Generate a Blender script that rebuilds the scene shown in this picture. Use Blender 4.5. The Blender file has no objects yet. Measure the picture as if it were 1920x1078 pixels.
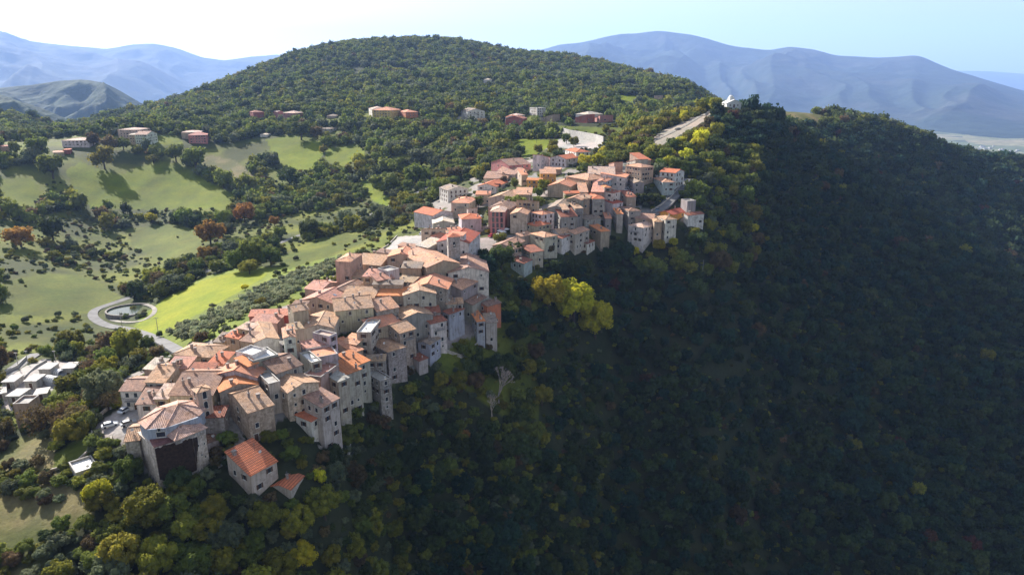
import bpy, bmesh, math, random
import numpy as np
from mathutils import Vector, Matrix
R = math.radians
random.seed(7)
rng = np.random.default_rng(7)
scene = bpy.context.scene
COL = scene.collection

# ------------------------------------------------------------------ camera, sky, sun, exposure
PITCH = 16.9
FOC = 1280.0                       # focal length in photo pixels (1920 wide)
cam_d = bpy.data.cameras.new('camera'); cam = bpy.data.objects.new('camera', cam_d); COL.objects.link(cam)
cam_d.sensor_width = 36.0; cam_d.lens = 36.0 * FOC / 1920.0
cam_d.clip_start = 1.0; cam_d.clip_end = 120000.0
cam.location = (0, 0, 0); cam.rotation_euler = (R(90 - PITCH), 0, 0)
scene.camera = cam
SUN_AZ, SUN_EL = -42.0, 28.5       # degrees, azimuth from +Y towards +X
world = bpy.data.worlds.new('World'); scene.world = world; world.use_nodes = True
wn = world.node_tree.nodes; wl = world.node_tree.links
for n in list(wn): wn.remove(n)
wo = wn.new('ShaderNodeOutputWorld'); wb = wn.new('ShaderNodeBackground'); ws = wn.new('ShaderNodeTexSky')
ws.sky_type = 'NISHITA'; ws.sun_disc = False; ws.sun_elevation = R(SUN_EL); ws.sun_rotation = R(SUN_AZ)
ws.altitude = 700; ws.air_density = 1.0; ws.dust_density = 2.6; ws.ozone_density = 1.6
wb.inputs['Strength'].default_value = 0.068
wh = wn.new('ShaderNodeHueSaturation'); wh.inputs['Saturation'].default_value = .45; wl.new(ws.outputs[0], wh.inputs['Color']); wl.new(wh.outputs[0], wb.inputs[0]); wl.new(wb.outputs[0], wo.inputs[0])
sd = bpy.data.lights.new('sun', 'SUN'); sun = bpy.data.objects.new('sun', sd); COL.objects.link(sun)
sd.energy = 5.0; sd.angle = R(0.5); sd.color = (1.0, 0.94, 0.87)
sdir = Vector((math.sin(R(SUN_AZ)) * math.cos(R(SUN_EL)), math.cos(R(SUN_AZ)) * math.cos(R(SUN_EL)), math.sin(R(SUN_EL))))
sun.rotation_euler = (-sdir).to_track_quat('-Z', 'Y').to_euler()
vs = scene.view_settings; vs.view_transform = 'Standard'; vs.look = 'None'; vs.exposure = 1.55; vs.gamma = 1
cy = scene.cycles
cy.max_bounces = 5; cy.diffuse_bounces = 3; cy.glossy_bounces = 2; cy.transmission_bounces = 3
cy.volume_bounces = 1; cy.transparent_max_bounces = 4; cy.use_denoising = True
cy.caustics_reflective = False; cy.caustics_refractive = False

CP, SP = math.cos(R(PITCH)), math.sin(R(PITCH))
def pix_ae(px, py):
    """azimuth (rad) and elevation slope z/r of a photo pixel"""
    a = (px - 960.0) / FOC; v = (539.0 - py) / FOC
    dx, dy, dz = a, CP + v * SP, -SP + v * CP
    return math.atan2(dx, dy), dz / math.hypot(dx, dy)
def project(x, y, z):
    x, y, z = np.asarray(x, float), np.asarray(y, float), np.asarray(z, float)
    f = y * CP - z * SP; u = y * SP + z * CP
    return 960 + FOC * x / f, 539 - FOC * u / f, f

# ------------------------------------------------------------------ small helpers
def tag(o, label=None, cat=None, group=None, kind=None):
    if label: o['label'] = label
    if cat: o['category'] = cat
    if group: o['group'] = group
    if kind: o['kind'] = kind
    return o
def link(name, me, parent=None, loc=None, rotz=None, color=None):
    o = bpy.data.objects.new(name, me); COL.objects.link(o)
    if parent: o.parent = parent
    if loc is not None: o.location = loc
    if rotz is not None: o.rotation_euler = (0, 0, rotz)
    if color is not None: o.color = (*color, 1)
    return o
def mesh(name, verts, faces, mats, mi=None, uv=False, smooth=False):
    me = bpy.data.meshes.new(name); me.from_pydata([tuple(v) for v in verts], [], faces)
    for m in (mats if isinstance(mats, (list, tuple)) else [mats]): me.materials.append(m)
    if mi is not None: me.polygons.foreach_set('material_index', mi)
    if smooth: me.polygons.foreach_set('use_smooth', [True] * len(me.polygons))
    if uv:
        ul = me.uv_layers.new(name='UVMap')
        for p in me.polygons:
            n = p.normal
            h = Vector((0, 0, 1)).cross(n)
            h = h.normalized() if h.length > 1e-3 else Vector((1, 0, 0))
            s = n.cross(h)
            for li in p.loop_indices:
                c = me.vertices[me.loops[li].vertex_index].co
                ul.data[li].uv = (c.dot(h), c.dot(s))
    me.update(); return me
class MB:
    """collects shapes for ONE mesh"""
    def __init__(s): s.v = []; s.f = []; s.m = []
    def quad(s, pts, m=0):
        i = len(s.v); s.v += [tuple(p) for p in pts]; s.f.append(tuple(range(i, i + len(pts)))); s.m.append(m)
    def prism(s, poly, z0, z1, m=0, mtop=None, zt=None):
        n = len(poly); i = len(s.v)
        s.v += [(p[0], p[1], z0) for p in poly] + [(p[0], p[1], (zt[k] if zt else z1)) for k, p in enumerate(poly)]
        for k in range(n):
            s.f.append((i + k, i + (k + 1) % n, i + n + (k + 1) % n, i + n + k)); s.m.append(m)
        s.f.append(tuple(i + n + k for k in range(n))); s.m.append(m if mtop is None else mtop)
        s.f.append(tuple(i + n - 1 - k for k in range(n))); s.m.append(m)
    def box(s, x0, x1, y0, y1, z0, z1, m=0): s.prism([(x0, y0), (x1, y0), (x1, y1), (x0, y1)], z0, z1, m)
    def tube(s, pts, r0, r1=None, n=6, m=0):
        r1 = r0 if r1 is None else r1; rings = []
        for k, p in enumerate(pts):
            p = Vector(p); d = (Vector(pts[min(k + 1, len(pts) - 1)]) - Vector(pts[max(k - 1, 0)])).normalized()
            a = d.cross(Vector((0, 0, 1))); a = a.normalized() if a.length > .05 else Vector((1, 0, 0)); b = d.cross(a)
            r = r0 + (r1 - r0) * k / max(1, len(pts) - 1); i = len(s.v)
            s.v += [tuple(p + (a * math.cos(t) + b * math.sin(t)) * r) for t in [2 * math.pi * j / n for j in range(n)]]
            rings.append(i)
        for q, w in zip(rings, rings[1:]):
            for j in range(n): s.f.append((q + j, q + (j + 1) % n, w + (j + 1) % n, w + j)); s.m.append(m)
        s.f.append(tuple(rings[0] + n - 1 - j for j in range(n))); s.m.append(m)
        s.f.append(tuple(rings[-1] + j for j in range(n))); s.m.append(m)
    def mesh(s, name, mats, uv=False, smooth=False): return mesh(name, s.v, s.f, mats, s.m, uv, smooth)

# ------------------------------------------------------------------ materials
def nt(name):
    m = bpy.data.materials.new(name); m.use_nodes = True; t = m.node_tree
    b = t.nodes['Principled BSDF']; b.inputs['Roughness'].default_value = .85
    b.inputs['Specular IOR Level'].default_value = .2
    return m, t, b
def N(t, kind, **kw):
    n = t.nodes.new(kind)
    for k, v in kw.items():
        if k in n.inputs: n.inputs[k].default_value = v
        else: setattr(n, k, v)
    return n
def L(t, a, b): t.links.new(a, b)
def ramp(t, src, stops, interp='LINEAR'):
    n = t.nodes.new('ShaderNodeValToRGB'); n.color_ramp.interpolation = interp
    e = n.color_ramp.elements
    while len(e) < len(stops): e.new(.5)
    for q, (p, c) in zip(e, stops): q.position = p; q.color = (*c, 1) if len(c) == 3 else c
    L(t, src, n.inputs[0]); return n
def mixc(t, mode, a, b, fac):
    n = t.nodes.new('ShaderNodeMix'); n.data_type = 'RGBA'; n.blend_type = mode
    for s, i in ((fac, 0), (a, 6), (b, 7)):
        if isinstance(s, (int, float)): n.inputs[i].default_value = s
        elif isinstance(s, tuple): n.inputs[i].default_value = (*s, 1)
        else: L(t, s, n.inputs[i])
    return n.outputs[2]
def bump(t, b, h, strength, dist):
    n = N(t, 'ShaderNodeBump', Strength=strength, Distance=dist); L(t, h, n.inputs['Height']); L(t, n.outputs[0], b.inputs['Normal'])
def noise(t, vec, scale, detail=4, rough=.55):
    n = N(t, 'ShaderNodeTexNoise', Scale=scale, Detail=detail, Roughness=rough)
    if vec is not None: L(t, vec, n.inputs['Vector'])
    return n.outputs['Fac']
def g(v): return (v, v, v)

def roof_mat(name, old, stripes=0.0):
    m, t, b = nt(name)
    uv = N(t, 'ShaderNodeTexCoord').outputs['UV']; oi = N(t, 'ShaderNodeObjectInfo'); geo = N(t, 'ShaderNodeNewGeometry').outputs['Position']
    base = oi.outputs['Color']
    sep = N(t, 'ShaderNodeMapping'); L(t, uv, sep.inputs[0])
    br = N(t, 'ShaderNodeTexBrick', Scale=1.0); L(t, uv, br.inputs['Vector'])
    br.offset = .5; br.inputs['Brick Width'].default_value = .42; br.inputs['Row Height'].default_value = .5
    br.inputs['Mortar Size'].default_value = .035; br.inputs['Bias'].default_value = 0
    br.inputs['Color1'].default_value = (*g(.9), 1); br.inputs['Color2'].default_value = (*g(1.4), 1); br.inputs['Mortar'].default_value = (*g(.6), 1)
    c = mixc(t, 'MULTIPLY', base, br.outputs[0], .75 if old else .45)
    n1 = noise(t, geo, 1.1, 5, .7)
    r1 = ramp(t, n1, [(.32, g(.7)), (.5, g(1.1)), (.68, g(1.5))])
    c = mixc(t, 'MULTIPLY', c, r1.outputs[0], .9 if old else .35)
    n2 = noise(t, geo, .22, 3)
    r2 = ramp(t, n2, [(.4, (.86, .9, .98)), (.62, (1.08, 1.0, .9))])
    c = mixc(t, 'MULTIPLY', c, r2.outputs[0], .9)
    if old:      # lichen and replaced tiles
        n3 = noise(t, geo, 2.6, 3, .6); r3 = ramp(t, n3, [(.6, g(0)), (.72, g(1))])
        c = mixc(t, 'MIX', c, (.42, .38, .30), r3.outputs[0]) if old > 1 else c
        v = N(t, 'ShaderNodeTexVoronoi', Scale=1.7); L(t, geo, v.inputs['Vector'])
        rv = ramp(t, v.outputs['Color'], [(.12, (.6, .55, .5)), (.3, g(1))])
        c = mixc(t, 'MULTIPLY', c, rv.outputs[0], .6)
    L(t, c, b.inputs['Base Color'])
    w = N(t, 'ShaderNodeTexWave', Scale=.75 if old else .7, Distortion=.3); w.bands_direction = 'X'; L(t, uv, w.inputs['Vector'])
    bump(t, b, w.outputs['Fac'], .7, .12)
    if stripes:
        w2 = N(t, 'ShaderNodeTexWave', Scale=.42, Distortion=0.0); w2.bands_direction = 'Y'; L(t, uv, w2.inputs['Vector'])
        rw = ramp(t, w2.outputs['Fac'], [(.1, g(.5)), (.45, g(1.1))])
        L(t, mixc(t, 'MULTIPLY', c, rw.outputs[0], stripes), b.inputs['Base Color'])
    return m
M_ROOF_OLD = roof_mat('old_barrel_tiles', 2); M_ROOF_MID = roof_mat('weathered_tiles', 1); M_ROOF_NEW = roof_mat('new_tiles', 0); M_ROOF_STRIPE = roof_mat('striped_tiles', 0, .8)

def wall_mat(name, stone):
    m, t, b = nt(name)
    oi = N(t, 'ShaderNodeObjectInfo'); geo = N(t, 'ShaderNodeNewGeometry').outputs['Position']
    c = oi.outputs['Color']
    mp = N(t, 'ShaderNodeMapping'); mp.inputs['Scale'].default_value = (1, 1, .28); L(t, geo, mp.inputs[0])
    st = noise(t, mp.outputs[0], .9, 5, .7)
    c = mixc(t, 'MULTIPLY', c, ramp(t, st, [(.33, (.62, .59, .55)), (.52, g(1.1)), (.7, g(1.25))]).outputs[0], .85 if stone else .45)
    if stone:
        v = N(t, 'ShaderNodeTexVoronoi', Scale=1.9); L(t, geo, v.inputs['Vector'])
        c = mixc(t, 'MULTIPLY', c, ramp(t, v.outputs['Color'], [(.1, (.62, .58, .52)), (.75, g(1.2))]).outputs[0], .75)
        n4 = noise(t, geo, .35, 4, .7)
        c = mixc(t, 'MIX', c, (.23, .19, .15), ramp(t, n4, [(.56, g(0)), (.72, g(.75))]).outputs[0])
        bump(t, b, v.outputs['Distance'], .6, .1)
    else:
        n4 = noise(t, geo, .4, 6, .78)
        c = mixc(t, 'MIX', c, (.24, .205, .17), ramp(t, n4, [(.50, g(0)), (.60, g(.55)), (.75, g(.8))]).outputs[0])
        mq = N(t, 'ShaderNodeMapping'); mq.inputs['Scale'].default_value = (2.2, 2.2, .12); L(t, geo, mq.inputs[0])
        c = mixc(t, 'MULTIPLY', c, ramp(t, noise(t, mq.outputs[0], 1.0, 3), [(.38, (.68, .66, .64)), (.52, g(1))]).outputs[0], .7)
    L(t, c, b.inputs['Base Color']); return m
M_STONE = wall_mat('stone_wall', 1); M_PLASTER = wall_mat('plaster_wall', 0)

def plain(name, col, rough=.8, var=.25, scale=2.0, metal=0):
    m, t, b = nt(name)
    geo = N(t, 'ShaderNodeNewGeometry').outputs['Position']
    n1 = noise(t, geo, scale, 4)
    c = mixc(t, 'MULTIPLY', col, ramp(t, n1, [(.3, g(1 - var)), (.7, g(1 + var * .5))]).outputs[0], 1.0)
    L(t, c, b.inputs['Base Color']); b.inputs['Roughness'].default_value = rough; b.inputs['Metallic'].default_value = metal
    return m
M_GLASS = plain('window_glass', (.035, .04, .05), .15, .4); M_GLASS.node_tree.nodes['Principled BSDF'].inputs['Specular IOR Level'].default_value = .6
M_FRAME = plain('window_frame', (.62, .58, .5), .7)
M_SHUT = plain('brown_shutter', (.10, .055, .035), .7)
M_METAL = plain('dark_iron', (.06, .06, .065), .5, .2)
M_WHITEP = plain('white_paint', (.66, .65, .62), .6, .12)
M_CONC = plain('pale_concrete', (.37, .35, .32), .85, .3, .6)
M_ROCK = plain('limestone', (.28, .255, .215), .9, .5, .5)
M_ASPH = plain('worn_asphalt', (.165, .16, .155), .9, .3, .25)
M_BARK = plain('bark', (.075, .055, .04), .95, .4, 3)
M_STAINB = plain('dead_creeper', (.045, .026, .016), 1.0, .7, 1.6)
M_CAST = plain('chimney_render', (.34, .28, .24), .9, .4, 3)
M_TYRE = plain('tyre_rubber', (.02, .02, .02), .8)
M_CAR, t_, b_ = nt('car_paint'); L(t_, N(t_, 'ShaderNodeObjectInfo').outputs['Color'], b_.inputs['Base Color']); b_.inputs['Roughness'].default_value = .3
M_CLOTH, t_, b_ = nt('awning_cloth'); L(t_, N(t_, 'ShaderNodeObjectInfo').outputs['Color'], b_.inputs['Base Color'])

def leaf_mat(name='leaves', trans=.42, fixed=None):
    m, t, b = nt(name)
    oi = N(t, 'ShaderNodeObjectInfo'); geo = N(t, 'ShaderNodeNewGeometry').outputs['Position']
    hs = N(t, 'ShaderNodeHueSaturation')
    if fixed: hs.inputs['Color'].default_value = (*fixed, 1)
    else: L(t, oi.outputs['Color'], hs.inputs['Color'])
    mr = N(t, 'ShaderNodeMapRange'); L(t, oi.outputs['Random'], mr.inputs[0]); mr.inputs[3].default_value = .475; mr.inputs[4].default_value = .515; L(t, mr.outputs[0], hs.inputs['Hue'])
    ad = N(t, 'ShaderNodeMath', operation='MULTIPLY'); L(t, oi.outputs['Random'], ad.inputs[0]); ad.inputs[1].default_value = 7.31
    fr = N(t, 'ShaderNodeMath', operation='FRACT'); L(t, ad.outputs[0], fr.inputs[0])
    mv = N(t, 'ShaderNodeMapRange'); L(t, fr.outputs[0], mv.inputs[0]); mv.inputs[3].default_value = .7; mv.inputs[4].default_value = 1.35; L(t, mv.outputs[0], hs.inputs['Value'])
    n1 = noise(t, geo, .7, 3)
    c = mixc(t, 'MULTIPLY', hs.outputs[0], ramp(t, n1, [(.35, (.7, .75, .8)), (.65, (1.3, 1.2, 1.0))]).outputs[0], 1.0)
    L(t, c, b.inputs['Base Color']); b.inputs['Specular IOR Level'].default_value = .12
    tr = N(t, 'ShaderNodeBsdfTranslucent'); L(t, c, tr.inputs[0])
    mx = N(t, 'ShaderNodeMixShader', Fac=trans); L(t, b.outputs[0], mx.inputs[1]); L(t, tr.outputs[0], mx.inputs[2])
    L(t, mx.outputs[0], t.nodes['Material Output'].inputs[0]); return m
M_LEAF = leaf_mat()

# ------------------------------------------------------------------ terrain
# (px, py, r): a photo pixel on the ground and its horizontal distance; ('w', px, z, r): hidden ground
CT = [
 (0,280,850),(0,350,740),(0,450,580),(0,520,480),(0,600,400),(0,680,315),(0,760,262),(0,850,222),(0,950,192),(0,1078,168),(60,700,280),
 (200,290,850),(200,350,760),(200,400,690),(200,480,560),(200,540,460),(200,600,390),(200,650,330),(200,700,272),(200,750,224),(200,820,198),(200,900,180),(200,1000,163),(200,1078,153),
 (250,252,920),(100,275,900),
 (400,230,1000),(400,260,900),(400,300,820),(400,340,750),(400,380,680),(400,420,600),(400,470,500),(400,520,410),(400,560,345),(400,600,292),(400,640,252),(400,700,218),(400,780,190),(400,850,177),(400,900,168),(400,1000,155),(400,1078,147),
 (600,220,960),(600,250,860),(600,290,780),(600,330,710),(600,380,620),(600,420,540),(600,460,455),(600,500,370),(600,540,302),(600,590,258),(600,640,232),(600,700,208),(600,760,194),(600,830,180),(600,900,168),(600,1000,156),(600,1078,150),
 (750,225,850),(750,260,760),(750,300,690),(750,340,620),(750,380,540),(750,420,450),(750,455,368),(750,500,305),(750,560,262),(750,620,243),(750,700,227),(750,760,216),(750,850,202),(750,1000,182),(750,1078,172),
 (900,190,1000),(900,220,850),(900,250,760),(900,280,680),(900,310,590),(900,340,510),(900,370,450),(900,400,410),(900,440,358),(900,490,312),(900,540,283),(900,590,268),(900,640,255),(900,720,240),(900,850,216),(900,1000,192),(900,1078,180),
 (1050,190,950),(1050,220,800),(1050,250,680),(1050,280,580),(1050,310,500),(1050,340,450),(1050,380,400),(1050,430,362),(1050,480,340),(1050,520,326),(1050,560,312),(1050,650,287),(1050,800,252),(1050,1000,214),(1050,1078,200),
 (1180,200,900),(1180,225,760),(1180,255,620),(1180,280,530),(1180,310,475),(1180,350,430),(1180,390,405),(1180,430,388),(1180,470,374),(1180,520,358),(1180,600,335),(1180,750,298),(1180,900,265),(1180,1078,232),
 (1300,180,1200),(1300,200,1000),(1300,228,600),(1300,260,545),(1300,300,500),(1300,350,450),(1300,400,412),(1300,450,390),(1300,520,368),(1300,600,345),(1300,700,318),(1300,850,285),(1300,1078,242),
 (1370,203,645),(1440,260,600),(1440,340,520),(1440,450,460),(1440,600,405),(1440,800,345),(1440,1078,282),
 (1450,226,700),(1500,255,735),(1440,207,880),(1500,212,950),(1560,226,1000),(1620,241,1050),(1700,264,1100),(1800,293,1200),(1900,310,1300),
 (1600,300,800),(1600,350,715),(1600,400,650),(1600,500,560),(1600,600,490),(1600,700,435),(1600,850,375),(1600,1078,310),
 (1750,340,880),(1750,450,690),
 (1900,350,1050),(1900,400,900),(1900,500,740),(1900,600,630),(1900,700,550),(1900,850,465),(1900,1078,370),
 (120,244,1450),(200,222,1500),(300,202,1550),(420,160,1600),(520,116,1700),(560,100,1750),(640,85,1800),(720,80,1850),(790,80,1880),(860,83,1900),(960,104,1850),(1040,109,1850),(1120,119,1800),(1200,138,1700),(1270,158,1600),(1330,182,1450),
 (300,225,1150),(420,200,1200),(560,180,1200),(560,140,1500),(700,180,1150),(700,130,1450),(860,160,1180),(860,120,1500),(1000,158,1250),(1000,125,1550),(1120,160,1250),(1120,134,1500),(1200,168,1200),(1260,162,1350),
 (0,214,1400),(60,223,1400),(110,250,1330),(0,248,1150),(60,252,1180),
 ('w',1370,-60,800),('w',1300,-42,720),
 ('w',0,-200,2000),('w',60,-200,2000),('w',150,-160,1900),('w',200,-140,1900),('w',300,-120,1950),('w',420,-70,2000),('w',520,-20,2050),('w',640,60,2100),('w',860,60,2200),('w',1040,30,2200),('w',1200,-20,2000),('w',1330,-80,1750),('w',1330,-250,2400),
 ('w',1450,-180,1150),('w',1600,-220,1250),('w',1750,-230,1350),('w',1900,-240,1550),('w',1500,-350,2200),('w',1900,-350,2200),
 ('w',520,-90,2600),('w',860,-90,2900),('w',1200,-200,2700),
 ('w',0,-330,3200),('w',500,-330,3400),('w',1000,-330,3400),('w',1500,-380,3200),('w',1920,-380,3200),
 ('w',-300,-112,400),('w',-300,-100,200),('w',-300,-100,900),('w',-300,-200,2000),('w',-400,-104,120),('w',-400,-330,3200),
 ('w',2300,-235,400),('w',2300,-235,700),('w',2300,-235,1300),('w',2300,-380,3200),
 ('w',960,-158,130),('w',960,-170,70),('w',500,-128,110),('w',500,-150,50),('w',0,-112,110),('w',0,-140,50),('w',1500,-230,170),('w',1500,-220,80),('w',1900,-245,230),('w',1900,-240,100),
 ('w',-600,-110,100),('w',2700,-235,200),('w',960,-180,15),('w',100,-170,15),('w',1900,-200,15),
]
_pts = []
for c in CT:
    if c[0] == 'w':
        a, _ = pix_ae(c[1], 400); _pts.append((a, math.log(c[3]), c[2] / c[3]))
    else:
        a, e = pix_ae(c[0], c[1]); _pts.append((a, math.log(c[2]), e))
_pts = np.array(_pts); AZK = 1.6
_X = np.c_[_pts[:, 0] * AZK, _pts[:, 1]]
def _phi(d): return d * d * np.log(d + 1e-9)
_n = len(_X); _D = np.sqrt(((_X[:, None] - _X[None]) ** 2).sum(-1))
_A = np.zeros((_n + 3, _n + 3)); _A[:_n, :_n] = _phi(_D) + np.eye(_n) * 2e-4
_A[:_n, _n] = 1; _A[:_n, _n + 1:] = _X; _A[_n, :_n] = 1; _A[_n + 1:, :_n] = _X.T
_W = np.linalg.solve(_A, np.r_[_pts[:, 2], 0, 0, 0])
def ground_e(az, lr):
    az = np.asarray(az, float).ravel(); lr = np.asarray(lr, float).ravel(); out = np.empty(len(az))
    for i in range(0, len(az), 20000):
        q = np.c_[az[i:i + 20000] * AZK, lr[i:i + 20000]]
        d = np.sqrt(np.maximum(0, (q ** 2).sum(1)[:, None] + (_X ** 2).sum(1)[None] - 2 * q @ _X.T))
        out[i:i + 20000] = _phi(d) @ _W[:_n] + _W[_n] + q @ _W[_n + 1:]
    return out
# value noise
_tab = rng.random((256, 256)) * 2 - 1
def vnoise(x, y, s):
    x = np.asarray(x) / s; y = np.asarray(y) / s; xi = np.floor(x).astype(int); yi = np.floor(y).astype(int)
    fx = x - xi; fy = y - yi; fx = fx * fx * (3 - 2 * fx); fy = fy * fy * (3 - 2 * fy)
    h = lambda a, b: _tab[a & 255, b & 255]
    return (h(xi, yi) * (1 - fx) + h(xi + 1, yi) * fx) * (1 - fy) + (h(xi, yi + 1) * (1 - fx) + h(xi + 1, yi + 1) * fx) * fy
def fbm(x, y, s, o=4):
    t = 0; a = 1
    for k in range(o): t = t + a * vnoise(np.asarray(x) + 91.7 * k, np.asarray(y) - 53.1 * k, s); a *= .5; s *= .5
    return t
# height cached on a fine polar grid
GA0, GA1, GNA = -1.15, 1.15, 900
GL0, GL1, GNL = math.log(14.), math.log(3300.), 760
_ga = np.linspace(GA0, GA1, GNA); _gl = np.linspace(GL0, GL1, GNL)
_AA, _LL = np.meshgrid(_ga, _gl, indexing='ij')
# evaluate coarsely, then upsample
ca = np.linspace(GA0, GA1, 226); cl = np.linspace(GL0, GL1, 254)
CA, CL = np.meshgrid(ca, cl, indexing='ij'); CE = ground_e(CA, CL).reshape(CA.shape)
def bil(G, a0, a1, l0, l1, az, lr):
    na, nl = G.shape; u = np.clip((az - a0) / (a1 - a0) * (na - 1), 0, na - 1.001); v = np.clip((lr - l0) / (l1 - l0) * (nl - 1), 0, nl - 1.001)
    i = u.astype(int); j = v.astype(int); fu = u - i; fv = v - j
    return (G[i, j] * (1 - fu) + G[i + 1, j] * fu) * (1 - fv) + (G[i, j + 1] * (1 - fu) + G[i + 1, j + 1] * fu) * fv
_GE = bil(CE, GA0, GA1, GL0, GL1, _AA, _LL)
_GR = np.exp(_LL); _GX = _GR * np.sin(_AA); _GY = _GR * np.cos(_AA)
_amp = np.clip((_GR - 480) / 800, 0, 1) ** 1.0
_GZ = _GE * _GR + _amp * (fbm(_GX, _GY, 240, 5) * 9) * np.clip((3300 - _GR) / 2500, .2, 1)
_sl = np.clip((_GX - 40) / 60, 0, 1) * np.clip((_GR - 150) / 60, 0, 1) * np.clip(1 - (_GZ + 88) / 20, 0, 1)
_GZ += _sl * fbm(_GX * .6 + _GY, _GY * .5 - _GX * .8, 55, 3) * 3.5       # gullies of the forested flank
_GEF = _GZ / _GR
def gz(x, y):
    x = np.asarray(x, float); y = np.asarray(y, float); r = np.maximum(np.hypot(x, y), 14.5); a = np.arctan2(x, y)
    return bil(_GEF, GA0, GA1, GL0, GL1, a, np.log(r)) * r
_lrs = np.linspace(math.log(60), math.log(3200), 2400); _rs = np.exp(_lrs)
def hit(px, py, h=0.0):
    """world point where the ray of a photo pixel meets the ground raised by h"""
    a, e = pix_ae(px, py); ge = bil(_GEF, GA0, GA1, GL0, GL1, np.full(len(_lrs), a), _lrs)
    ok = np.nonzero(ge * _rs + h >= e * _rs)[0]
    r = _rs[ok[0]] if len(ok) else _rs[-1]
    return Vector((r * math.sin(a), r * math.cos(a), e * r))
def crest(px, r0, r1):
    """highest seen ground point of a photo column between two distances"""
    a, _ = pix_ae(px, 200); ge = bil(_GEF, GA0, GA1, GL0, GL1, np.full(len(_lrs), a), _lrs); k = (_rs > r0) & (_rs < r1)
    i = np.nonzero(k)[0][np.argmax(ge[k])]; r = _rs[i]; return Vector((r * math.sin(a), r * math.cos(a), ge[i] * r))
def on_plane(px, py, z):
    a, e = pix_ae(px, py); r = z / e if e < -1e-4 else 2000.
    return Vector((r * math.sin(a), r * math.cos(a), z))
def inpoly(poly, x, y):
    x = np.asarray(x); y = np.asarray(y); c = np.zeros(x.shape, bool); n = len(poly)
    for i in range(n):
        x0, y0 = poly[i]; x1, y1 = poly[(i + 1) % n]
        if y0 == y1: continue
        s = ((y0 > y) != (y1 > y)) & (x < (x1 - x0) * (y - y0) / (y1 - y0) + x0); c ^= s
    return c
# ground cover, as outlines of real patches
VILLAGE = [(175,800),(222,765),(225,715),(262,690),(347,656),(412,630),(487,590),(565,562),(640,505),(700,474),(775,446),(796,434),(795,395),(840,352),(905,325),(965,302),(1005,290),(1035,272),(1080,280),(1060,300),(1085,318),(1130,308),(1235,302),(1262,318),(1292,340),(1278,354),(1205,356),(1190,364),(1188,384),(1232,398),(1262,388),(1326,394),(1310,410),(1262,425),(1240,440),(1190,440),(1135,462),(1060,470),(1000,485),(960,490),(920,500),(905,470),(895,510),(925,560),(925,595),(890,630),(820,665),(770,700),(715,735),(672,750),(655,795),(610,790),(560,770),(520,790),(480,800),(450,815),(415,830),(405,860),(395,892),(300,905),(232,850),(195,832)]
FIELDS = [  # (class, polygon)
 (1,[(122,318),(150,303),(190,318),(225,330),(262,312),(300,300),(345,312),(380,335),(442,366),(428,392),(300,393),(172,393),(138,352)]),
 (1,[(0,333),(62,336),(78,362),(60,388),(0,386)]),
 (1,[(500,262),(560,254),(602,266),(606,290),(592,318),(560,322),(520,305)]),
 (1,[(610,278),(680,270),(684,295),(640,312),(612,302)]),
 (2,[(285,645),(255,605),(300,566),(380,520),(470,498),(520,503),(640,476),(640,505),(565,562),(487,590),(412,630),(347,656)]),
 (1,[(262,604),(300,566),(380,526),(440,510),(502,514),(472,535),(420,562),(370,592),(325,618),(292,630),(250,612)]),
 (1,[(672,335),(700,345),(738,378),(735,392),(700,378)]),
 (1,[(960,262),(1046,262),(1058,286),(1020,302),(975,296)]),
 (6,[(1030,236),(1185,240),(1165,252),(1040,250)]),
 (6,[(0,530),(90,512),(172,520),(228,556),(178,584),(90,594),(0,588)]),
 (6,[(236,428),(330,420),(365,430),(385,472),(310,488),(250,466)]),
 (3,[(378,288),(440,300),(500,350),(450,356),(385,322)]),
 (1,[(1155,178),(1225,183),(1240,193),(1170,196)]),
 (1,[(262,252),(330,254),(345,272),(300,274)]),
 (1,[(20,270),(60,270),(60,284),(20,284)]),
 (6,[(90,862),(150,818),(178,812),(182,832),(140,872),(96,884)]),
 (3,[(0,835),(60,808),(112,800),(104,850),(100,885),(160,905),(180,960),(110,1030),(90,1100),(-60,1100),(-60,850)]),
 (2,[(300,640),(322,618),(400,585),(440,565),(480,540),(560,512),(640,483),(630,500),(560,545),(520,572),(470,588),(400,622),(340,650)]),
 (6,[(520,482),(640,436),(680,440),(620,480),(540,505)]),
 (6,[(490,300),(520,320),(560,345),(540,352),(500,330)]),
 (4,VILLAGE),
 (7,[(175,802),(222,768),(262,745),(300,765),(262,800),(232,812),(200,815)]),
 (7,[(712,478),(745,445),(790,440),(800,452),(770,470),(740,482)]),
 (5,[(1212,270),(1240,246),(1300,222),(1332,208),(1340,216),(1300,240),(1262,262),(1235,276)]),
 (7,[(0,738),(22,700),(80,672),(150,680),(150,700),(100,730),(50,760),(0,775)]),
 (7,[(1035,272),(1060,252),(1110,258),(1130,268),(1120,278),(1080,282)]),
 (3,[(1440,205),(1500,207),(1560,222),(1520,240),(1470,225)]),
]
_PX, _PY, _ = project(_GX, _GY, _GZ)
_cls = np.zeros(_GX.shape, int)
_nz = fbm(_GX, _GY, 9, 3) * 2.5
def classify(px, py, r, jx=0, jy=0):
    c = np.zeros(px.shape, int); near = r < 1300
    for k, poly in FIELDS:
        c[inpoly(poly, px + jx, py + jy) & near] = k
    return c
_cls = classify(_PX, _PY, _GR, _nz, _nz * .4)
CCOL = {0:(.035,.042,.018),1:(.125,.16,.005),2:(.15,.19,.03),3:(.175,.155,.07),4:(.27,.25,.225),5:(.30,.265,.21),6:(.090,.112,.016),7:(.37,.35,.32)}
_cc = np.zeros(_GX.shape + (4,)); _cc[..., 3] = 1
for k, c in CCOL.items(): _cc[_cls == k, :3] = c
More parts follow.
